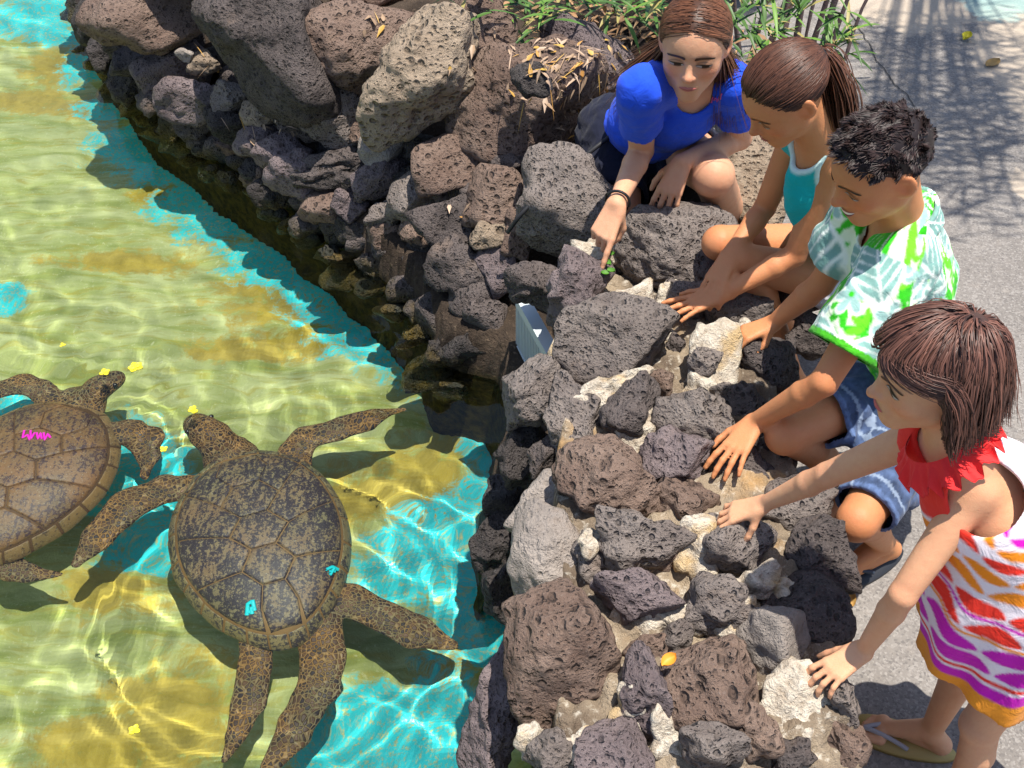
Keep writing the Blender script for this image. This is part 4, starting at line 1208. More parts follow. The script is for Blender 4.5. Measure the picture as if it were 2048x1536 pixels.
def leaf_print(s, t, seed=4):
    """aloha print in cloth coordinates (metres): broad grey-green split leaves, star flowers and bright green sprigs on white"""
    rg = np.random.RandomState(seed)
    c = np.tile(V3(.74, .84, .62), (len(s), 1))
    G = V3(.030, .46, .010); G2 = V3(.14, .66, .02); T = V3(.20, .38, .34); W = V3(.84, .90, .82); T2 = V3(.30, .50, .46)
    per = .34
    def local(cx, cy, a):
        x = (s - cx + per * 2.5) % per - per * .5; y = (t - cy + per * 2.5) % per - per * .5
        return x * math.cos(a) + y * math.sin(a), -x * math.sin(a) + y * math.cos(a)
    for k in range(70):      # sprigs of short leaves
        cx, cy = rg.uniform(0, per, 2); a0 = rg.uniform(0, 6.28); cc = G if rg.rand() < .6 else G2
        for da in (-.9, 0, .9):
            x, y = local(cx, cy, a0 + da); x = x - .020; L = .020
            w = .0085 * np.sqrt(np.clip(1 - (x / L) ** 2, 0, 1))
            c[(np.abs(x) < L) & (np.abs(y) < w)] = cc
    for k in range(9):       # star flowers
        x, y = local(*rg.uniform(0, per, 2), rg.uniform(0, 6.28)); rr = np.hypot(x, y); an = np.arctan2(y, x)
        pet = .040 * (.30 + .70 * np.abs(np.cos(3 * an)) ** .9)
        c[rr < pet + .005] = W; c[rr < pet] = T2; c[rr < .006] = G
    for cx, cy, a, L in ((.07, .08, .6, .075), (.23, .10, 2.3, .070), (.13, .25, 4.1, .078), (.28, .27, 5.4, .068)):   # split leaves
        x, y = local(cx, cy, a); u = np.clip((x + L) / (2 * L), 0, 1)
        ok = np.abs(x) < L
        hw = .056 * np.sin(u ** .60 * math.pi) ** .65
        rib = np.abs(((u * 6 + np.abs(y) * 38) % 1) - .5)
        c[ok & (np.abs(y) < hw + .006)] = W
        ins = ok & (np.abs(y) < hw)
        c[ins] = T
        c[ins & (rib > .44)] = W
        c[ins & (np.abs(y) > hw * .60) & (rib > .34)] = W
        c[ins & (np.abs(y) < .0020)] = W
    return c

def build_boy():
    head = P(1758, 334, .985)
    neck = P(1800, 432, .855)
    shL, shR = P(1800, 520, .795), P(1750, 400, .825)
    elL = reach(shL, 1648, 765, .245); elR = reach(shR, 1642, 568, .24)
    b = Body(k=.84, hh=.200, head=head, face=(-.88, -.24, -.42), hup=(0, 0, 1), neck=neck, pel=V3(.865, 1.79, .37), shL=shL, shR=shR, elL=elL, elR=elR, wrL=reach(elL, 1512, 842, .20), wrR=P(1548, 645, .445), am=.88, lm=.90,
             hiL=V3(.87, 1.73, .36), hiR=V3(.88, 1.87, .36), anL=P(1766, 1085, .075), anR=P(1700, 970, .075), khL=P(1740, 880, .60), knR=P(1572, 868, .43), th=.33, sk=.36, ftL=(-.75, -.35, 0), ftR=(-.6, -.6, 0), fl=.20,
             handL=dict(d=P(1466, 905, .415) - P(1512, 842, .445), n=(-.35, -.20, .85), side=-1, L=.148, curl=(.06, .22, .20), spread=.15, thumb=(.5, -.1)),
             handR=dict(d=P(1488, 668, .425) - P(1548, 645, .445), n=(-.1, .1, 1), side=1, L=.14, curl=(.50, .75, .5), spread=.05, thumb=(.45, -.55), tcurl=.5))
    r = person(b, 'boy in a white and green leaf print shirt and denim shorts, squatting', V3(.85, 1.8, 0))
    put_body(b, r, .0039, (.57, .24, .10))
    face_details(b, r, lips=(.42, .15, .13), smile=True, eye_open=.6, gaze=(0, 0), lid=(.53, .205, .08), brow=(.012, .008, .006))
    tp = b.torso(.015, 1.0)
    sl = dict(L=b.arm('L', .022, .80) + [(RC(b.shL, b.shL + (b.elL - b.shL) * .88, .066, .076), .03)], R=b.arm('R', .020, .80) + [(RC(b.shR, b.shR + (b.elR - b.shR) * .8, .062, .070), .03)])
    F = cloth_field(tp, .0042, .03, sl['L'] + sl['R']); F.folds(.012, 13., 41); F.shell()
    F.cut(b.pel + b.up * -.02, -b.up, .32)
    F.sub(RC(b.neck - b.up * .03 + b.fwd * .035, b.neck + b.up * .12 + b.fwd * .03, .045, .075), .006)
    for q, t in (('L', .74), ('R', .66)):
        G = cloth_field(sl[q], .0042, .03, tp + sl['L'] + sl['R']); G.folds(.010, 15., 43); G.shell(); G.cut(*sleeve_end(b, q, t), .13); F.merge(G, .012)
    V, Q = F.nets()
    q = (V - b.neck) @ b.T
    ang = np.arctan2(q[:, 0], q[:, 1] + .04)
    c = soft(leaf_print, ang * .15 + q[:, 1] * .2 + .02, q[:, 2] + .3 * q[:, 1])
    dl = np.stack([np.linalg.norm(V - (b.shL + (b.elL - b.shL) * np.clip(((V - b.shL) @ (b.elL - b.shL)) / ((b.elL - b.shL) @ (b.elL - b.shL)), .12, 1)[:, None]), axis=1)], 1)[:, 0]
    ax = nrm(b.elL - b.shL); x1 = nrm(np.cross(ax, [0, .3, 1])); y1 = np.cross(ax, x1); w = V - b.shL
    ca = soft(leaf_print, np.arctan2(w @ y1, w @ x1) * .085 + .05, w @ ax + .06)
    m = (dl < .098) & ((w @ ax) > .01)
    c[m] = ca[m]
    hem = (w @ ax) > .74 * np.linalg.norm(b.elL - b.shL) - .014
    c[m & hem] = V3(.06, .42, .015)
    mesh('leaf_print_shirt', V, Q, CLOTH, r, col=c)
    # open collar
    C = Field(b.neck - .17, b.neck + .17, .0036)
    C.add(RC(b.neck - b.up * .035, b.neck + b.up * .012 - b.fwd * .005, .084, .066), .01).shell()
    C.cut(b.neck + b.up * .012 - b.fwd * .03, b.up + b.fwd * .35, .2); C.cut(b.neck - b.up * .02, -b.up, .2); C.cut(b.neck + b.fwd * .035, b.fwd, .2)
    V, Q = C.nets(); q = (V - b.neck) @ b.T
    mesh('collar', V, Q, CLOTH, r, col=leaf_print(np.arctan2(q[:, 0], q[:, 1]) * .1, q[:, 2] * 1.2 + .1))
    # denim shorts with seams and a pocket flap
    pr = [(EL(b.pel, b.T, V3(.150, .125, .12)), .03)] + b.leg('L', .020, .92) + b.leg('R', .022, .80)
    F = cloth_field(pr, .0044); F.folds(.012, 20., 47); F.shell(.007)
    F.cut(b.hiR + (b.knR - b.hiR) * .74, b.knR - b.hiR, .13); F.cut(b.hiL + (b.knL - b.hiL) * .90, b.knL - b.hiL, .12)
    V, Q = F.nets()
    nz = fbm(V * 40, 3)[:, None]; nf = perlin(V * 220)[:, None]
    c = V3(.055, .085, .165) * (1 + .55 * nz + .25 * nf)
    for q_ in 'LR':
        g = b.__dict__; A, B = g['hi' + q_], g['kn' + q_]; u = ((V - A) @ (B - A)) / ((B - A) @ (B - A)); e = .74 if q_ == 'R' else .90
        w = V - A; axv = nrm(B - A); perp = np.linalg.norm(w - (w @ axv)[:, None] * axv, axis=1)
        m = (perp < .11) & (np.abs(u - (e - .085)) < .010); c[m] = V3(.22, .28, .38)
        m = (perp < .11) & (u > e - .030) & (u < e + .02); c[m] = c[m] * 1.7
        x1 = nrm(np.cross(axv, [0, 0, 1.])); th_ = np.arctan2(w @ np.cross(axv, x1), w @ x1)
        for a0 in (-1.0, 1.9):
            m = (perp < .11) & (np.abs(th_ - a0 - .3 * np.sin(u * 3)) < .035) & (u > .1); c[m] = V3(.24, .30, .40)
        m = (perp < .11) & (np.abs(u - .42) < .010); c[m] = V3(.24, .30, .40)
    mesh('denim_shorts', V, Q, CLOTH, r, col=np.clip(c, .01, .6))
    # short dark hair
    rg = np.random.RandomState(31)
    R0 = scalp_roots(10500, rg, .015); n = len(R0); m = 4
    e, qv = ell(R0); nn = qv / SK_R; nn /= np.linalg.norm(nn, axis=1)[:, None]
    top = np.clip((R0[:, 2] - .0) / .45, 0, 1)
    ln = (.024 + .034 * top) * rg.uniform(.7, 1.15, n)
    sw = nrm(V3(.15, .65, .1)); jit = rg.normal(size=(n, 3)) * .16
    clump = np.stack([perlin(R0 * 11 + k * 20) for k in range(3)], 1) * 1.1
    d = nn * .36 + sw * .50 * top[:, None] + jit + clump * .75 - V3(0, 0, .65) * (1 - top)[:, None]
    d /= np.linalg.norm(d, axis=1)[:, None]
    pth = np.stack([R0 + d * (ln * t)[:, None] + (clump * .05 + sw * .03) * t * t for t in (0, .35, .7, 1)], 1)
    hair_object(b, r, pth, .00085, (.026, .015, .014), 32, cap_r=1.02, var=.5, drop=.015)
    # flip-flops
    for q_ in 'LR':
        flip_flop(b, r, q_, (.022, .024, .030), (.025, .035, .055), .014)
    return b

def flip_flop(b, r, q, sole, strap, th):
    g = b.__dict__; an, d = g['an' + q], nrm(g['ft' + q]); L = b.fl; up = V3(0, 0, 1); side = 1 if q == 'L' else -1
    lat = np.cross(d, up) * side
    c0 = an + d * .24 * L - up * (.245 * L + .085 * L + th * .35)
    t = np.linspace(0, 2 * math.pi, 33)[:-1]
    hw = L * (.21 + .045 * np.cos(t)); 
    out = np.stack([np.cos(t) * .60 * L, np.sin(t) * hw], 1)
    V = []; F = []
    for k, z in enumerate((-th / 2, th / 2)):
        V += [c0 + d * x + lat * y + up * z for x, y in out]
    n = len(t); V += [c0 - up * th / 2, c0 + up * th / 2]
    Q = np.array([[i, (i + 1) % n, (i + 1) % n + n, i + n] for i in range(n)]); T = np.array([[2 * n + 1, i + n, (i + 1) % n + n] for i in range(n)] + [[2 * n, (i + 1) % n, i] for i in range(n)])
    o = mesh('sandal', np.array(V), [Q, T], RUBBER, r, col=np.tile(V3(sole), (len(V), 1)))
    ball = an + d * .52 * L - up * .16 * L
    tip = ball + d * .16 * L + lat * .075 * L - up * .06 * L
    for sgn in (-1, 1):
        s0 = an + d * .18 * L + lat * sgn * .155 * L - up * .26 * L
        mid = (s0 + tip) / 2 + up * .10 * L + lat * sgn * .02 * L
        ts = np.linspace(0, 1, 10)[:, None]
        p = s0 * (1 - ts) ** 2 + 2 * mid * ts * (1 - ts) + tip * ts ** 2
        Vt, Qt, _ = tubes(p[None], np.full((1, 10), .0052), np.zeros((1, 3)), 6)
        st = mesh('strap', Vt, Qt, RUBBER, None, col=np.tile(V3(strap), (len(Vt), 1)))
        st.parent = o; st.location = [-float(a) - float(c) for a, c in zip(o.location, r.location)]

def wave_print(s, z):
    """sun-dress print: rows of leaf-shaped scallops over wavy bands; z metres up from the hem"""
    n = len(s)
    W = V3(.84, .74, .78); O = V3(.92, .27, .012); Rd = V3(.84, .035, .018); M = V3(.60, .008, .44)
    c = np.tile(W, (n, 1))
    zz = z + .010 * np.sin(s * 34) + .006 * np.sin(s * 71 + 1)
    c[zz < .050] = V3(.86, .30, .02)
    m = (zz >= .050) & (zz < .078); c[m] = M
    m = (zz >= .086) & (zz < .096); c[m] = Rd
    rows = [(.098, .056, M, .105), (.148, .050, M, .095), (.200, .042, Rd, .086), (.246, .042, Rd, .078), (.290, .036, O, .070), (.328, .032, O, .064), (.362, .028, Rd, .058), (.392, .026, O, .054), (.420, .022, M, .050)]
    for i, (z0, hgt, col, per) in enumerate(rows):
        x = ((s + i * .041) % per) / per
        v = (zz - z0) / hgt
        top = np.sin(np.clip(x, 0, 1) * math.pi) ** .55
        m = (v > .10 + .22 * (1 - top)) & (v < .12 + .80 * top) & (x > .03) & (x < .97)
        c[m] = col
    m = (zz >= .196) & (zz < .203); c[m] = O
    m = (zz >= .241) & (zz < .248); c[m] = M
    return c

def build_girl_dress():
    head = P(1864, 742, .985)
    neck = P(1905, 885, .85)
    shL, shR = P(1950, 980, .795), P(1842, 872, .795)
    elL = reach(shL, 1805, 1190, .20); elR = reach(shR, 1655, 950, .20)
    b = Body(k=.72, hh=.190, head=head, face=(-.96, -.05, -.16), hup=(0, 0, 1), neck=neck, pel=V3(.875, 1.145, .59), shL=shL, shR=shR, elL=elL, elR=elR, wrL=reach(elL, 1728, 1300, .178), wrR=reach(elR, 1528, 1008, .178), am=.86, lm=.86,
             hiL=V3(.855, 1.085, .56), hiR=V3(.855, 1.20, .56), anL=V3(.815, 1.02, .07), anR=P(1862, 1462, .07), khL=V3(.5, 1.05, .30), khR=V3(.5, 1.2, .30), th=.252, sk=.242, ftL=(-1, -.1, 0), ftR=(-.93, .35, 0), fl=.175,
             handL=dict(d=P(1652, 1350, .425) - P(1728, 1300, .455), n=(-.25, -.10, .95), side=-1, L=.128, curl=(.15, .60, .45), spread=.14, thumb=(.55, -.45), tcurl=.1),
             handR=dict(d=P(1448, 1030, .43) - P(1528, 1008, .475), n=(.05, -.05, 1), side=1, L=.128, curl=(.20, .70, .55), spread=.12, thumb=(.5, -.6), tcurl=.15))
    r = person(b, 'small girl in a sleeveless orange, red and magenta print dress leaning on the wall', V3(.87, 1.15, 0))
    put_body(b, r, .0037, (.68, .365, .205))
    face_details(b, r, lips=(.55, .12, .12), eye_open=.45, gaze=(0, -.2), brow=(.05, .028, .018))
    # dress: yoke on the bent torso, A-line skirt hanging from the chest
    top = b.pel + (b.neck - b.pel) * .52
    hemc = V3(b.pel[0] - .005, b.pel[1] + .005, .395)
    zs_ = np.linspace(0, 1, 6)
    pr = b.torso(.012, 1.04, .86)
    ax = nrm(hemc - top)
    pr += [(RC(top, top + (hemc - top) * .5, .105, .135), .04), (RC(top + (hemc - top) * .5, hemc - V3(0, 0, .04), .132, .160), .04)]
    F = cloth_field(pr, .0041, .05)
    # pleats
    ax3 = [F.lo[k] + F.h * np.arange(F.n[k]) for k in range(3)]
    X, Y, Z = np.meshgrid(*ax3, indexing='ij', sparse=True)
    th_ = np.arctan2(Y - hemc[1], X - hemc[0]); lowness = np.clip((top[2] - Z) / (top[2] - hemc[2]), 0, 1.2)
    F.a += (.010 * lowness * np.sin(th_ * 7 + 1 + 1.5 * np.sin(Z * 9)) + .005 * lowness * np.sin(th_ * 15 + 2)).astype(np.float32)
    F.shell(.006)
    F.cut(hemc, (-.12, 0, -1), .34)
    for q, sh in ((1, b.shR), (-1, b.shL)):
        F.sub(EL(sh + b.right * q * .030 - b.up * .002, b.T, V3(.046, .056, .062)), .004)
    F.sub(EL(b.neck + b.up * .035 + b.fwd * .01, b.T, V3(.052, .056, .062)), .004)
    V, Q = F.nets()
    w = V - hemc
    s_ = np.arctan2(w[:, 0], -w[:, 1]) * .15
    c = soft(wave_print, s_, (V[:, 2] - hemc[2]) * 1.12 + .08 * w[:, 0])
    q = (V - b.neck) @ b.T
    yk = np.clip((q[:, 2] + .080 + .25 * np.clip(q[:, 1], -.1, .02)) / .006, 0, 1) * np.clip((q[:, 1] + .035) / .006, 0, 1)
    c = c * (1 - yk[:, None]) + V3(.84, .045, .030) * yk[:, None]
    mesh('print_dress', V, Q, CLOTH, r, col=c)
    # ruffle at the neckline
    t = np.linspace(0, 2 * math.pi, 240)
    P_ = []
    for k in range(9):
        f = k / 8; rad_ = .053 + .030 * f
        P_.append([b.neck + b.T @ np.array([math.cos(a) * rad_, math.sin(a) * rad_ * 1.02 + .012, .024 - .034 * f + .010 * f * math.sin(a * 17 + 2 * f + math.sin(a * 5)) + .004 * f * math.sin(a * 31)]) for a in t])
    P_ = np.array(P_); i = np.arange(P_.shape[0] * P_.shape[1]).reshape(P_.shape[:2])
    Qr = np.stack([i[:-1, :-1], i[:-1, 1:], i[1:, 1:], i[1:, :-1]], -1).reshape(-1, 4)
    Vr = P_.reshape(-1, 3); Vr2 = Vr - b.up * .002
    mesh('ruffle', np.concatenate([Vr, Vr2]), np.concatenate([Qr, Qr[:, ::-1] + len(Vr)]), CLOTH, r, col=np.tile(V3(.82, .035, .035), (2 * len(Vr), 1)))
    # bobbed hair, swept from the crown
    rg = np.random.RandomState(51)
    R0 = scalp_roots(6500, rg); n = len(R0); m = 10
    cr = nrm((V3(.06, -.30, .42) - SK_C) / SK_R)
    g = b.R.T @ V3(0, 0, -1.)
    p = R0.copy(); lay = 1.03 + .12 * rg.uniform(size=(n, 1)); ln = rg.uniform(.78, 1.05, (n, 1)) * .92 / (m - 1)
    e, qv = ell(p); tcr = qv - cr; d = tcr * SK_R
    sgx = np.sign(p[:, :1] - .04); sgx[sgx == 0] = 1
    d = d + np.concatenate([sgx * .35, -.75 * np.ones((n, 1)), 0 * sgx], 1) * np.clip((p[:, 1:2] - .10) / .2, 0, 1)
    d /= np.linalg.norm(d, axis=1, keepdims=True)
    jit = rg.normal(size=(n, 3)) * .10
    lim = .22 + .04 * rg.normal(size=(n, 1))
    pth = np.zeros((n, m, 3)); pth[:, 0] = p
    for j in range(1, m):
        t = j / (m - 1)
        wv = np.stack([perlin(p * 5 + 40 * k) for k in range(3)], 1) * .55
        d = d * .70 + (g + jit + wv * t) * .42
        face_keep = np.clip((p[:, 1:2] - .00) / .12, 0, 1) * np.clip((.42 - p[:, 2:3]) / .1, 0, 1)
        d = d + np.concatenate([np.sign(p[:, :1]) * .35, -1.5 + 0 * sgx, 0 * sgx], 1) * face_keep
        d /= np.linalg.norm(d, axis=1, keepdims=True)
        stop = (p @ g)[:, None] > lim
        p0 = p; p = p + d * ln
        e, qv = ell(p)
        push = np.maximum(lay + .16 * t, e) / e
        p = SK_C + qv * SK_R * np.where(p[:, 2:3] > -.25, push, 1.)
        low = p[:, 2:3] < -.1
        rad = np.hypot(p[:, :1], p[:, 1:2] + .1)
        p[:, :2] = np.where(low & (rad < .34), (p[:, :2] - [0, -.1]) * (.34 / rad) + [0, -.1], p[:, :2])
        p = np.where(stop, p0 + (p - p0) * .04 + V3(0, -.012, 0), p)
        pth[:, j] = p
    hair_object(b, r, pth, .0008, (.095, .042, .030), 52, cap_r=1.04, var=.6)
    flip_flop(b, r, 'R', (.42, .30, .10), (.36, .34, .36), .014)
    flip_flop(b, r, 'L', (.42, .30, .10), (.36, .34, .36), .014)
    return b
# ------------------------------------------------------------------ sea turtles
def turtle_skin_mat():
    g = NT('turtle_skin')
    pos = g.n('NewGeometry').outputs['Position']
    vo = g.n('TexVoronoi', {'Vector': pos, 'Scale': 92.}, feature='DISTANCE_TO_EDGE').outputs['Distance']
    vc = g.n('SeparateColor', {0: g.n('TexVoronoi', {'Vector': pos, 'Scale': 92.}).outputs['Color']}).outputs[0]
    big = g.noise(pos, 11., 3)
    scale = g.mix(g.ramp(vc, .1, .9), (.022, .014, .013), (.105, .052, .022))
    col = g.mix(g.ramp(vo, .14, .05), scale, g.mix(g.ramp(big, .4, .6), (.30, .165, .055), (.20, .155, .080)))
    g.P(Base_Color=col, Roughness=.55, Specular_IOR_Level=.35, Normal=g.bump(g.ramp(vo, .0, .2), .7, .004))
    return g.m

def scute_mat(name, c1, c2, dark, amt):
    g = NT(name)
    co = g.n('TexCoord').outputs['Object']
    pos = g.n('NewGeometry').outputs['Position']
    oi = g.n('ObjectInfo').outputs['Random']
    sp = g.noise(pos, 125., 5, .72, .4); sp2 = g.noise(pos, 230., 3, .65); big = g.noise(pos, 9., 3)
    st = g.noise(g.n('Mapping', {'Vector': pos, 'Rotation': (0, 0, .6), 'Scale': (1., .22, 1.)}).outputs[0], 90., 4, .6)
    col = g.mix(g.ramp(big, .35, .65), c1, c2)
    col = g.mix(g.math('MULTIPLY', g.ramp(oi, 0, 1), .25), col, (.26, .15, .09))
    k = g.math('ADD', g.math('MULTIPLY', sp, .7), g.math('MULTIPLY', st, .4))
    col = g.mix(g.math('MULTIPLY', g.ramp(g.math('ADD', k, g.math('MULTIPLY', big, .25)), amt, amt + .05), .92), col, dark)
    col = g.mix(g.math('MULTIPLY', g.ramp(sp2, .60, .70), .5), col, (.42, .38, .28))
    g.P(Base_Color=col, Roughness=.42, Specular_IOR_Level=.4, Normal=g.bump(g.math('ADD', sp, g.math('MULTIPLY', sp2, .5)), .35, .004))
    return g.m

def build_turtles():
    SK = turtle_skin_mat()
    sc_a = scute_mat('scute_dark', (.165, .108, .056), (.185, .160, .086), (.020, .014, .026), .63)
    sc_b = scute_mat('scute_bronze', (.195, .092, .030), (.130, .084, .040), (.042, .019, .024), .68)
    seam_a = plain('shell_seam', (.19, .110, .040), .6); seam_b = plain('shell_seam_brown', (.085, .045, .018), .6)
    rim_a = scute_mat('rim_dark', (.17, .14, .065), (.23, .19, .09), (.025, .02, .03), .66); rim_b = scute_mat('rim_bronze', (.22, .13, .045), (.17, .115, .045), (.05, .03, .02), .72)
    ZT = 2.6
    def turtle(label, loc_uv, front, rear, width, zrim, dome, limbs, head, scm, rimm, seam):
        C = P(*loc_uv, zrim); Fp, Rp = P(*front, zrim), P(*rear, zrim)
        ax = nrm((Fp - Rp) * [1, 1, 0]); lat = np.cross(ax, [0, 0, 1.])
        C = (Fp + Rp) / 2; hl = np.linalg.norm((Fp - Rp)[:2]) / 2; hw = width / 2
        t = thing('sea_turtle', label, 'turtle', C, 'sea turtles swimming in the pool')
        def widen(y):     # heart-shaped outline: broad behind the shoulders, narrow at the tail
            return 1 + .10 * y - .10 * y * y
        def dm(x, y, lift=0.):
            r = np.sqrt(x * x + y * y).clip(0, 1.06)
            z = dome * (np.clip(1 - r ** 2.3, 0, 1)) ** .62 - .012 * np.clip(r - .86, 0, 1) * 4
            w = widen(y)
            p = C + (ax * (y * hl)[..., None]) + lat * (x * hw * w)[..., None]
            p = p.copy(); p[..., 2] = zrim + z + lift
            return p
        # base dome (seams show between the scutes)
        rr = np.linspace(0, 1, 22); th = np.linspace(0, 2 * math.pi, 81)[:-1]
        Rr, Th = np.meshgrid(rr, th, indexing='ij')
        V = dm(Rr * np.sin(Th), Rr * np.cos(Th), -.002); i = np.arange(Rr.size).reshape(Rr.shape)
        Fq = np.stack([i[:-1], np.roll(i, -1, 1)[:-1], np.roll(i, -1, 1)[1:], i[1:]], -1).reshape(-1, 4)
        # plastron
        Vb = dm(Rr * np.sin(Th), Rr * np.cos(Th)); Vb[..., 2] = zrim - .05 * (1 - Rr ** 2) ** .5 - .004
        V = np.concatenate([V.reshape(-1, 3), Vb.reshape(-1, 3)])
        car = mesh('carapace', V, np.concatenate([Fq[:, ::-1], Fq + Rr.size]), seam, t, loc=C)
        car.cycles.is_caustics_receiver = True
        yb = [.86, .50, .17, -.17, -.50, -.88]; nw = [.20, .15, .15, .14, .13, .20]; mw = [.30, .33, .33, .30, .22]
        polys = []
        for k in range(5):
            y0, y1 = yb[k], yb[k + 1]; ym = (y0 + y1) / 2
            polys.append([(-nw[k], y0), (nw[k], y0), (mw[k], ym), (nw[k + 1], y1), (-nw[k + 1], y1), (-mw[k], ym)])
        rim = lambda a: (.895 * math.sin(a), .895 * math.cos(a))
        ang = [.30, .82, 1.38, 1.95, 2.58, 2.95]
        mids = [(mw[k], (yb[k] + yb[k + 1]) / 2) for k in range(5)]
        for sg in (-1, 1):
            for k in range(4):
                a0, a1 = ang[k], ang[k + 1]
                p = [mids[k], (nw[k + 1], yb[k + 1]), mids[k + 1]] + [rim(a1 + (a0 - a1) * q / 6) for q in range(7)]
                if k == 0:
                    p = [(nw[0], yb[0])] + p
                if k == 3:
                    p = p[:2] + [mids[4], (nw[5] + .05, yb[5] + .02)] + [rim(2.75 + (a0 - 2.75) * q / 6) for q in range(7)]
                polys.append([(sg * x, y) for x, y in p])
        def plate(name, poly, mat, lift, inset):
            pts = []
            n = len(poly)
            for q in range(n):
                a, b2 = np.array(poly[q]), np.array(poly[(q + 1) % n])
                for s in range(5):
                    pts.append(a + (b2 - a) * s / 5)
            pts = np.array(pts); c = pts.mean(0)
            rings = []
            for s, l in ((1 - inset * .4, -.003), (1 - inset, lift * .8), (1 - inset - .06, lift), (.7, lift * 1.1), (.4, lift * 1.2), (.15, lift * 1.2)):
                q = c + (pts - c) * s
                rings.append(dm(q[:, 0], q[:, 1], l))
            V = np.array(rings); m = V.shape[1]; i = np.arange(V.shape[0] * m).reshape(V.shape[:2])
            Q = np.stack([i[:-1], np.roll(i, -1, 1)[:-1], np.roll(i, -1, 1)[1:], i[1:]], -1).reshape(-1, 4)
            V = np.concatenate([V.reshape(-1, 3), dm(c[None, 0], c[None, 1], lift * 1.2)])
            T = np.stack([i[-1], np.roll(i[-1], -1), np.full(m, len(V) - 1)], 1)
            area = np.cross(pts[1] - pts[0], c - pts[0])
            if area < 0: Q, T = Q[:, ::-1], T[:, ::-1]
            Vm = V.mean(0)
            o = mesh(name, V - C, [Q, T], mat, None)
            o.parent = car; o.cycles.is_caustics_receiver = True
        for p in polys:
            plate('scute', p, scm, .0042, .038)
        nm = 24
        for k in range(nm):
            a0, a1 = 2 * math.pi * k / nm + .02, 2 * math.pi * (k + 1) / nm - .0
            p = [(.915 * math.sin(a0 + (a1 - a0) * q / 3), .915 * math.cos(a0 + (a1 - a0) * q / 3)) for q in range(4)] + [(1.005 * math.sin(a1 + (a0 - a1) * q / 3), 1.005 * math.cos(a1 + (a0 - a1) * q / 3)) for q in range(4)]
            plate('rim_scute', p, rimm, .0035, .05)
        # soft body: flippers are modelled in a space stretched in height, then flattened
        prims = []
        def pz(u, v, dz): return P(u, v, zrim + dz)
        st = lambda p: V3(p[0], p[1], (p[2] - zrim) * ZT)
        ppm = FPX / PROJ(C)[2]
        for path in limbs:
            for (u0, v0, r0, z0), (u1, v1, r1, z1) in zip(path[:-1], path[1:]):
                prims.append((RC(st(pz(u0, v0, z0)), st(pz(u1, v1, z1)), r0 / ppm, r1 / ppm), .012))
        hu, hv, hr, hz, nu, nv = head
        hp, np_ = pz(hu, hv, hz), pz(nu, nv, -.01); hd = nrm(hp - np_)
        R = frame(V3(hd[0], hd[1], 0), (0, 0, 1))
        prims += [(RC(st(C + ax * hl * .7), st(np_), .09, .075), .02), (EL(st(hp), R, V3(hr * .86 / ppm, hr * 1.30 / ppm, hr * .78 / ppm * ZT)), .02), (EL(st(hp + R[:, 1] * hr * .95 / ppm - V3(0, 0, .006)), R, V3(hr * .58 / ppm, hr * .62 / ppm, hr * .55 / ppm * ZT)), .02), (RC(st(np_), st(hp - R[:, 1] * hr * .5 / ppm), .07, hr * .85 / ppm), .03)]
        prims += [(EL(st(C - V3(0, 0, .03)), frame(ax, (0, 0, 1)), V3(hw * .85, hl * .85, .05 * ZT)), .02)]
        lo, hi = bounds([p for p, _ in prims], .03)
        F = Field(lo, hi, .0058)
        for p, k in prims: F.add(p, k)
        V, Q = F.nets()
        V[:, 2] = zrim + V[:, 2] / ZT
        bo = mesh('body', V, Q, SK, t)
        bo.cycles.is_caustics_receiver = True
        for sg in (-1, 1):
            n, Fi = ico(2)
            c = hp + R @ V3(sg * hr * .70 / ppm, hr * .55 / ppm, hr * .30 / ppm)
            o = mesh('eye', c + n * (.0085), Fi, plain('turtle_eye', (.012, .01, .01), .15, .6) if 'turtle_eye' not in bpy.data.materials else bpy.data.materials['turtle_eye'], t)
            o.cycles.is_caustics_receiver = True
        def mark(name, strokes, mat, rad):
            V = []; Q = []; n0 = 0
            for s in strokes:
                pp = []
                for u, v in s:
                    p = P(u, v, zrim + dome * .8)
                    for _ in range(5):
                        d = p - C; y = d @ ax / hl; x = d @ lat / (hw * widen(y))
                        z = dm(np.array([x]), np.array([y]), .0065)[0, 2]
                        p = P(u, v, z)
                    pp.append(p)
                pp = np.array(pp); ts = np.linspace(0, len(pp) - 1, 4 * len(pp))
                pp = np.stack([np.interp(ts, np.arange(len(pp)), pp[:, k]) for k in range(3)], 1)
                v_, q_, _ = tubes(pp[None], np.full((1, len(pp)), rad), np.zeros((1, 3)), 6)
                v_[:, 2] = (v_[:, 2] - np.repeat(pp[:, 2], 6)) * .25 + np.repeat(pp[:, 2], 6)
                V.append(v_ - C); Q.append(q_ + n0); n0 += len(v_)
            o = mesh(name, np.concatenate(V), np.concatenate(Q), mat, None); o.parent = car
            o.cycles.is_caustics_receiver = True
        return mark
    z1 = ZW - .145
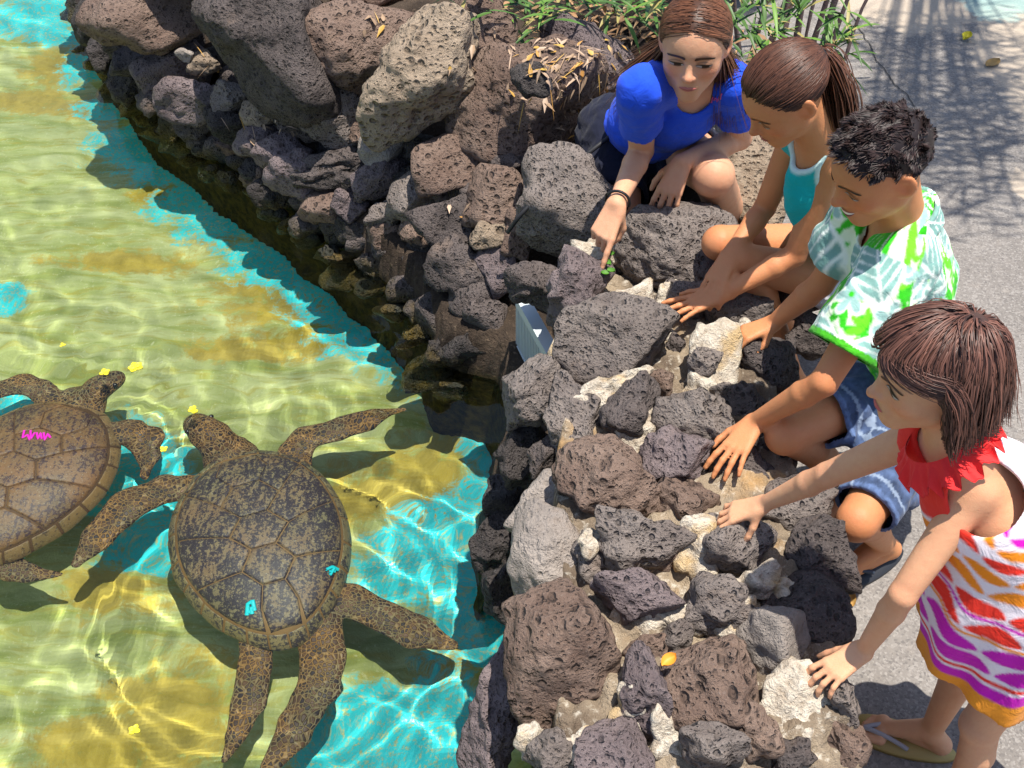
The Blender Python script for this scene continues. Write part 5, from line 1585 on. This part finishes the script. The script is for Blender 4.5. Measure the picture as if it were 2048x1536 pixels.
    mk = turtle('sea turtle with a dark speckled shell and two cyan paint marks, nearest the wall', (548, 1125), (478, 928), (588, 1316), .455, z1, .082,
                [[(430, 1015, 44, -.01), (382, 1000, 30, -.005), (335, 1002, 34, .0), (262, 1035, 42, .01), (205, 1095, 33, .01), (163, 1150, 12, .0)],
                 [(590, 985, 44, -.01), (595, 930, 36, .0), (615, 898, 34, .01), (680, 878, 30, .015), (750, 862, 23, .015), (812, 846, 8, .01)],
                 [(700, 1225, 40, -.02), (765, 1255, 36, -.025), (830, 1288, 40, -.03), (900, 1312, 18, -.035)],
                 [(640, 1270, 46, -.02), (650, 1345, 40, -.03), (638, 1410, 40, -.04), (598, 1480, 34, -.05), (545, 1560, 14, -.06)],
                 [(520, 1290, 36, -.02), (514, 1360, 30, -.03), (507, 1430, 31, -.04), (480, 1500, 21, -.05), (458, 1545, 7, -.06)]],
                (420, 884, 45, .035, 470, 945), sc_a, rim_a, seam_a)
    cy = plain('cyan_paint_mark', (.01, .55, .62), .5)
    mk('paint_mark', [[(497, 1245), (499, 1222), (508, 1215), (512, 1235)], [(500, 1240), (510, 1226)], [(505, 1228), (507, 1242)]], cy, .0055)
    mk('paint_mark', [[(655, 1152), (668, 1148), (680, 1156)], [(664, 1164), (672, 1150)], [(660, 1156), (674, 1158)]], cy, .0050)
    mk = turtle('bronze shelled sea turtle marked with pink scrawl, partly outside the photo', (60, 990), (192, 838), (-120, 1165), .47, z1, .085,
                [[(185, 900, 40, -.01), (225, 893, 30, .0), (265, 888, 34, .0), (298, 905, 36, -.015), (308, 945, 24, -.03), (300, 985, 9, -.045)],
                 [(130, 860, 36, -.01), (95, 805, 30, .0), (55, 792, 34, .005), (5, 808, 28, .0), (-50, 840, 14, -.01)],
                 [(-10, 1140, 34, -.02), (35, 1165, 28, -.03), (75, 1176, 22, -.03), (135, 1178, 5, -.035)], [(-120, 1140, 34, -.02), (-180, 1180, 26, -.03), (-230, 1200, 12, -.03)]],
                (212, 792, 34, .03, 168, 838), sc_b, rim_b, seam_b)
    pk = plain('pink_paint_mark', (.80, .02, .55), .5)
    mk('paint_mark', [[(54, 872), (50, 886), (60, 880), (64, 890)], [(66, 872), (66, 888), (74, 876)], [(78, 876), (80, 888), (86, 876), (88, 888)], [(92, 876), (94, 890), (100, 878), (106, 886)]], pk, .0034)
# ------------------------------------------------------------------ plants, leaves, metal screen and small things
def leaf_mat(name, c1, c2):
    g = NT(name)
    pos = g.n('NewGeometry').outputs['Position']
    at = g.n('Attribute', attribute_name='tint').outputs['Color']
    n = g.noise(pos, 22., 3)
    g.P(Base_Color=g.mix(.35, at, g.mix(n, c1, c2)), Roughness=.5, Specular_IOR_Level=.4, Transmission_Weight=0.)
    return g.m

def blades(roots, dirs, lens, wid, droop, cols, seg=5):
    """curved tapering leaf blades, folded along the midrib, as one mesh"""
    n = len(roots); t = np.linspace(0, 1, seg + 1)
    d = dirs / np.linalg.norm(dirs, axis=1)[:, None]
    side = np.cross(d, [0, 0, 1.]); side /= np.linalg.norm(side, axis=1)[:, None] + 1e-6
    nn = np.cross(side, d)
    V = np.zeros((n, seg + 1, 3, 3))
    for k, tt in enumerate(t):
        c = roots + d * (lens * tt)[:, None]; c[:, 2] -= droop * lens * tt * tt
        w = (wid * (math.sin(min(1, tt * 1.15 + .12) * math.pi) ** .7 if tt < 1 else .02))
        V[:, k, 0] = c - side * w[:, None] + nn * w[:, None] * .35; V[:, k, 1] = c; V[:, k, 2] = c + side * w[:, None] + nn * w[:, None] * .35
    i = np.arange(n * (seg + 1) * 3).reshape(n, seg + 1, 3)
    Q = np.concatenate([np.stack([i[:, :-1, a], i[:, :-1, a + 1], i[:, 1:, a + 1], i[:, 1:, a]], -1).reshape(-1, 4) for a in (0, 1)])
    return V.reshape(-1, 3), Q, np.repeat(cols, (seg + 1) * 3, 0)

def build_plants():
    rg = np.random.RandomState(5)
    LEAF = leaf_mat('leaf_green', (.03, .10, .012), (.10, .22, .03))
    DRY = leaf_mat('leaf_dry', (.16, .085, .035), (.34, .20, .09))
    CANE = plain('cane', (.16, .11, .10), .7, bumps=.4, var=.35)
    def cane_plant(label, stems, tufts, dry, group):
        base = np.mean([P(u, v, .12) for u, v, _, _, _ in stems], 0); base[2] = .1
        t = thing('cane_plant', label, 'plant', base, group)
        for u, v, h, lx, r in stems:
            p0 = P(u, v, .1); ts = np.linspace(0, 1, 9)
            k = rg.normal(size=2) * .02
            p = p0 + np.stack([lx * ts + k[0] * np.sin(ts * 5), .05 * ts + k[1] * np.sin(ts * 4), h * ts], 1)
            nodes = 1 + .25 * (np.arange(9) % 3 == 0)
            V, Q, _ = tubes(p[None], (r * nodes * (1 - .4 * ts))[None], np.zeros((1, 3)), 7)
            mesh('stem', V, Q, CANE, t)
        R_, D_, L_, W_, C_ = [], [], [], [], []
        for (u, v, z, n, ln) in tufts:
            c = P(u, v, z); n = int(n * .33); ln = ln * 1.15
            for _ in range(n):
                a = rg.uniform(0, 6.28); e = rg.uniform(-.25, .95)
                R_.append(c + rg.normal(size=3) * .02); D_.append((math.cos(a) * math.cos(e), math.sin(a) * math.cos(e), math.sin(e))); L_.append(ln * rg.uniform(.6, 1.15)); W_.append(rg.uniform(.0040, .0075))
                g_ = rg.rand() ** 3; C_.append((.02 + .14 * g_, .055 + .25 * g_, .010 + .02 * g_) if rg.rand() < .82 else (.40, .28, .10))
        V, Q, C = blades(np.array(R_), np.array(D_), np.array(L_), np.array(W_), .35, np.array(C_))
        o = mesh('foliage', V, Q, LEAF, t, col=C); o['kind'] = 'stuff'
        if dry:
            R_, D_, L_, W_, C_ = [], [], [], [], []
            for (u, v, z, n, ln) in dry:
                c = P(u, v, z)
                for _ in range(int(n * .5)):
                    a = rg.uniform(0, 6.28)
                    R_.append(c + rg.normal(size=3) * .05); D_.append((math.cos(a), math.sin(a), rg.uniform(-.6, .5))); L_.append(ln * rg.uniform(.6, 1.2)); W_.append(rg.uniform(.004, .010)); q = rg.rand(); C_.append((.20 + .3 * q * q, .12 + .15 * q * q, .05 + .06 * q))
            V, Q, C = blades(np.array(R_), np.array(D_), np.array(L_), np.array(W_), .5, np.array(C_))
            o = mesh('dry_foliage', V, Q, DRY, t, col=C); o['kind'] = 'stuff'
        return t
    grp = 'cane plants behind the people'
    cane_plant('tall leafy canes behind the ponytailed girl, at the edge of the grey pavement', [(1500, 120, .8, .06, .009), (1530, 110, .8, -.02, .011), (1556, 120, .9, .03, .009), (1590, 100, .85, .05, .012), (1618, 110, .9, .10, .010), (1640, 125, .8, .12, .012), (1660, 95, .95, .20, .008), (1478, 100, .8, -.05, .008), (1570, 60, .9, .0, .008), (1690, 120, .7, .22, .006), (1605, 150, .6, .02, .006)],
               [(1668, 95, .30, 70, .14), (1700, 70, .38, 46, .12), (1545, 70, .35, 60, .15), (1500, 60, .35, 50, .15), (1600, 20, .50, 60, .15), (1455, 30, .42, 50, .16), (1640, 150, .18, 36, .10), (1560, 120, .22, 46, .12), (1520, 10, .55, 60, .16), (1680, 20, .55, 30, .12), (1480, 130, .2, 40, .12)], [(1520, 120, .16, 46, .12), (1600, 140, .14, 40, .10), (1640, 110, .22, 20, .1), (1470, 110, .2, 30, .12)], grp)
    cane_plant('dark tangled canes directly behind the head of the woman in blue', [(1310, 70, .8, -.02, .010), (1330, 40, .8, .02, .018), (1285, 60, .7, -.04, .007), (1350, 60, .8, .05, .008), (1260, 50, .8, .0, .007), (1400, 20, .8, .0, .01), (1435, 40, .8, .03, .01), (1240, 40, .8, -.06, .006)],
               [(1260, 20, .40, 50, .14), (1300, 10, .5, 46, .15), (1220, 10, .45, 46, .14), (1340, -20, .6, 60, .16), (1420, -10, .55, 60, .16), (1390, 10, .5, 40, .14)], [(1230, 60, .25, 60, .13), (1280, 60, .25, 60, .13), (1200, 40, .3, 40, .13), (1320, 60, .25, 46, .12)], grp)
    cane_plant('grassy plant with orange dry leaves growing over the boulders behind the pitted tan one', [(1060, 60, .5, -.03, .005), (1085, 50, .5, .02, .005), (1110, 50, .5, .05, .006), (1140, 40, .5, .02, .006), (1030, 30, .5, -.05, .005)],
               [(1062, 45, .45, 40, .12), (1040, 65, .40, 26, .10), (1085, 20, .52, 46, .13), (1130, 10, .5, 46, .14), (1010, 10, .5, 36, .12), (1170, 0, .5, 40, .14), (930, -12, .6, 26, .12), (960, -5, .58, 20, .12)], [(1095, 30, .42, 46, .10), (1070, 60, .38, 24, .09), (1140, 40, .4, 46, .12), (1180, 30, .38, 40, .12), (1030, 50, .4, 24, .09)], grp)
    # ironwood tree beside the pavement, standing outside the photo: its wispy crown dapples the pavement
    t = thing('tree', 'tree beyond the top of the photo whose wispy branches dapple the pavement', 'tree', (2.45, 5.3, 0))
    ts = np.linspace(0, 1, 12); p = np.stack([2.45 - .25 * ts, 5.3 - .35 * ts, 3.6 * ts], 1)
    V, Q, _ = tubes(p[None], (.11 - .07 * ts)[None], np.zeros((1, 3)), 12)
    bark = plain('bark', (.14, .105, .085), .9, bumps=.8, bscale=40)
    mesh('trunk', V, Q, bark, t)
    tw = []; R_, D_, L_, W_, C_ = [], [], [], [], []
    for k in range(58):
        u, v = rg.uniform(1730, 2110), rg.uniform(110, 480)
        if rg.rand() < .30: u, v = rg.uniform(1040, 1240), rg.uniform(40, 250)
        z = rg.uniform(1.9, 3.1)
        g0 = P(u, v, 0.0); q = g0 + np.array(SUN_DIR) * (z / SUN_DIR[2])
        st = np.array([2.3, 5.0, rg.uniform(2.2, 3.4)])
        mid = (st + q) / 2 + [0, 0, .35]
        s_ = np.linspace(0, 1, 10)[:, None]; tw.append(st * (1 - s_) ** 2 + 2 * mid * s_ * (1 - s_) + q * s_ ** 2)
        for _ in range(20):
            s0 = rg.uniform(.72, 1); b0 = st * (1 - s0) ** 2 + 2 * mid * s0 * (1 - s0) + q * s0 ** 2
            a = rg.normal(0, .45) + (math.pi if rg.rand() < .5 else 0)
            R_.append(b0 + rg.normal(size=3) * [.10, .05, .05]); D_.append((math.cos(a), math.sin(a), rg.uniform(-.5, .1))); L_.append(rg.uniform(.10, .26)); W_.append(rg.uniform(.003, .0065)); C_.append((.06, .12, .03))
    tw = np.array(tw); V, Q, _ = tubes(tw, np.tile(np.linspace(.012, .002, 10), (len(tw), 1)), np.zeros((len(tw), 3)), 5)
    mesh('branches', V, Q, bark, t)
    V, Q, C = blades(np.array(R_), np.array(D_), np.array(L_), np.array(W_), .4, np.array(C_), 3)
    o = mesh('crown', V, Q, LEAF, t, col=C); o['kind'] = 'stuff'
    # litter: dry leaves and twigs between and on the boulders
    dg = bpy.context.evaluated_depsgraph_get()
    R_, D_, L_, W_, C_ = [], [], [], [], []
    spots = [(1170, 180, 75, 85, 130), (1120, 130, 60, 30, 40), (1210, 120, 50, 40, 40), (540, 255, 60, 26, 16), (420, 130, 24, 22, 5), (745, 42, 20, 18, 8), (450, 235, 20, 18, 4), (905, 425, 46, 14, 6), (960, 105, 60, 30, 10), (1060, 110, 50, 30, 30), (1060, 195, 40, 14, 8)]
    for u0, v0, su, sv, n in spots:
        for _ in range(n):
            u, v = u0 + rg.uniform(-1, 1) * su * 1.1, v0 + rg.uniform(-1, 1) * sv * 1.1
            if rg.rand() < .35: continue
            d = Vector(nrm(ray(u, v)))
            ok, loc, nor, *_r = SC.ray_cast(dg, Vector(CAM), d)
            if not ok or loc.z < ZW + .02: continue
            a = rg.uniform(0, 6.28); tv = np.cross(np.array(nor), [math.cos(a), math.sin(a), .3])
            twig = rg.rand() < .35
            R_.append(np.array(loc) + np.array(nor) * .006); D_.append(tv + np.array(nor) * .02); L_.append(rg.uniform(.018, .045) * (2. if twig else 1)); W_.append(.0016 if twig else rg.uniform(.003, .009)); q = rg.rand()
            C_.append((.30 + .3 * q, .20 + .25 * q, .12 + .22 * q) if rg.rand() < .7 else (.55, .26 + .1 * q, .05))
    V, Q, C = blades(np.array(R_), np.array(D_), np.array(L_), np.array(W_), .15, np.array(C_), 3)
    tag(mesh('leaf_litter', V, Q, DRY, col=C), 'dry leaves and twigs scattered between the boulders', 'leaf litter', kind='stuff')

def build_small():
    rg = np.random.RandomState(9)
    # single leaves
    YEL = plain('petal_yellow', (.60, .52, .03), .5, var=.3); ORA = plain('leaf_orange', (.70, .28, .03), .5); BRN = plain('leaf_brown', (.34, .20, .06), .6)
    def leaf(name, u, v, z, L, W, a, mat, label, cat, n=1, curl=.25):
        c = P(u, v, z) + V3(0, 0, .004)
        V = []; F = []
        for k in range(n):
            ak = a + k * 2 * math.pi / max(n, 1) + rg.normal() * .2
            ts = np.linspace(0, 1, 7); b0 = len(V) * 1
            d = V3(math.cos(ak), math.sin(ak), 0); s = V3(-d[1], d[0], 0)
            base = sum(len(x) for x in V)
            rows = []
            for t in ts:
                w = W * math.sin(min(1, t * .96 + .04) * math.pi) ** .6
                for q in (-1, -.5, 0, .5, 1):
                    rows.append(c + d * L * (t - (.5 if n == 1 else 0)) + s * w * q + V3(0, 0, curl * W * q * q + curl * L * .25 * t * t))
            V.append(np.array(rows))
            i = np.arange(35).reshape(7, 5) + base
            F.append(np.stack([i[:-1, :-1], i[:-1, 1:], i[1:, 1:], i[1:, :-1]], -1).reshape(-1, 4))
        V = np.concatenate(V); F = np.concatenate(F)
        n0 = len(V); V = np.concatenate([V, V - [0, 0, .0012]]); F = np.concatenate([F, F[:, ::-1] + n0])
        return tag(mesh(name, V, F, mat, loc=c), label, cat)
    G = 'yellow petals floating on the pool'
    for u, v, L, n, lab in ((388, 822, .016, 5, 'yellow flower floating at the nose of the turtle with the dark speckled shell'), (210, 747, .016, 4, 'yellow flower floating above the neck of the bronze turtle'),
                            (272, 737, .022, 5, 'yellow flower floating past the snout of the bronze turtle'), (812, 560, .024, 5, 'yellow flower floating by the dark rocks under the pointing hand'), (328, 900, .012, 4, 'tiny yellow flower over the right flipper of the bronze turtle'), (270, 1462, .014, 4, 'small yellow flower floating near the bottom of the photo'), (126, 692, .010, 3, 'tiny yellow petal floating alone in the middle of the pool')):
        tag(leaf('floating_flower', u, v, ZW + .004, L, L * .42, rg.uniform(0, 6), YEL, lab, 'flower', n), group=G)
    leaf('fallen_leaf', 1337, 1325, .44, .030, .011, .6, ORA, 'curled orange leaf lying on the stone wall', 'leaf', curl=.6)
    leaf('fallen_leaf', 1932, 78, .004, .040, .018, .8, YEL, 'yellow leaf lying alone on the far pavement', 'leaf', curl=.7)
    leaf('fallen_leaf', 1698, 1196, .004, .050, .012, 1.8, BRN, 'brown leaf on the pavement beside the black flip-flop of the boy', 'leaf', curl=.6)
    leaf('fallen_leaf', 1985, 128, .004, .07, .02, .2, BRN, 'tan leaf flat on the far pavement by the cream paint', 'leaf', curl=.2)
    t = thing('sprout', 'small green sprout growing in the wall crack below the pointing hand', 'plant', P(1215, 540, .33))
    GRN = plain('sprout_green', (.07, .20, .02), .55, var=.35)
    for u, v, a in ((1208, 503, 1.2), (1220, 512, .2), (1214, 528, 2.4), (1222, 545, -.6), (1210, 550, 3.4)):
        o = leaf('leaf', u, v, .40, .022, .008, a, GRN, None, None, curl=.5); o.parent = t; o.location = o.location - t.location
    # hose
    pts = np.array([P(1235, 262, .42), P(1195, 292, .40), P(1140, 335, .40), P(1085, 385, .36), P(1040, 430, .32), P(1015, 465, .26)])
    ts = np.linspace(0, 5, 30); pp = np.stack([np.interp(ts, np.arange(6), pts[:, k]) for k in range(3)], 1)
    for _ in range(2): pp[1:-1] = (pp[:-2] + pp[1:-1] * 2 + pp[2:]) / 4
    V, Q, _ = tubes(pp[None], np.full((1, 30), .006), np.zeros((1, 3)), 8)
    tag(mesh('hose', V, Q, plain('hose_black', (.02, .02, .022), .5)), 'thin black hose running down between the boulders', 'hose')
    # crack in the pavement
    # perforated metal screen at the pool's outlet
    MET = plain('galvanised_metal', (.56, .62, .64), .5, .5, .25, .1, 30, .12)
    A, B = P(1034, 598, .16), P(1103, 722, .16)
    t = thing('metal_screen', 'pale grey slotted metal screen standing in the water at the wall', 'screen', (A + B) / 2)
    d = nrm(B - A); L = np.linalg.norm(B - A); nrmv = V3(-d[1], d[0], 0); nrmv = nrmv if nrmv[0] < 0 else -nrmv
    def bar(name, c, sx, sy, sz, parent=t):
        V = []
        for x in (-1, 1):
            for y in (-1, 1):
                for z in (-1, 1):
                    V.append(c + d * x * sx / 2 + nrmv * y * sy / 2 + V3(0, 0, z * sz / 2))
        F = np.array([[0, 1, 3, 2], [4, 6, 7, 5], [0, 4, 5, 1], [2, 3, 7, 6], [0, 2, 6, 4], [1, 5, 7, 3]])
        o = mesh(name, np.array(V), F, MET, parent, smooth=False); o.cycles.is_caustics_receiver = True
        return o
    M = (A + B) / 2
    bar('top_flange', M + V3(0, 0, .004) - nrmv * .012, L, .034, .006)
    for z in (-.012, -.17, -.33):
        bar('rail', M + V3(0, 0, z), L, .008, .022)
    n = 22
    for k in range(n + 1):
        bar('slat', A + d * L * k / n + V3(0, 0, -.17) - nrmv * .001, .0055, .006, .34)
# ------------------------------------------------------------------ build
build_ground()
build_pool()
build_wall()
build_shore()
build_plants()
build_woman()
build_girl_teal()
build_boy()
build_girl_dress()
build_turtles()
build_small()
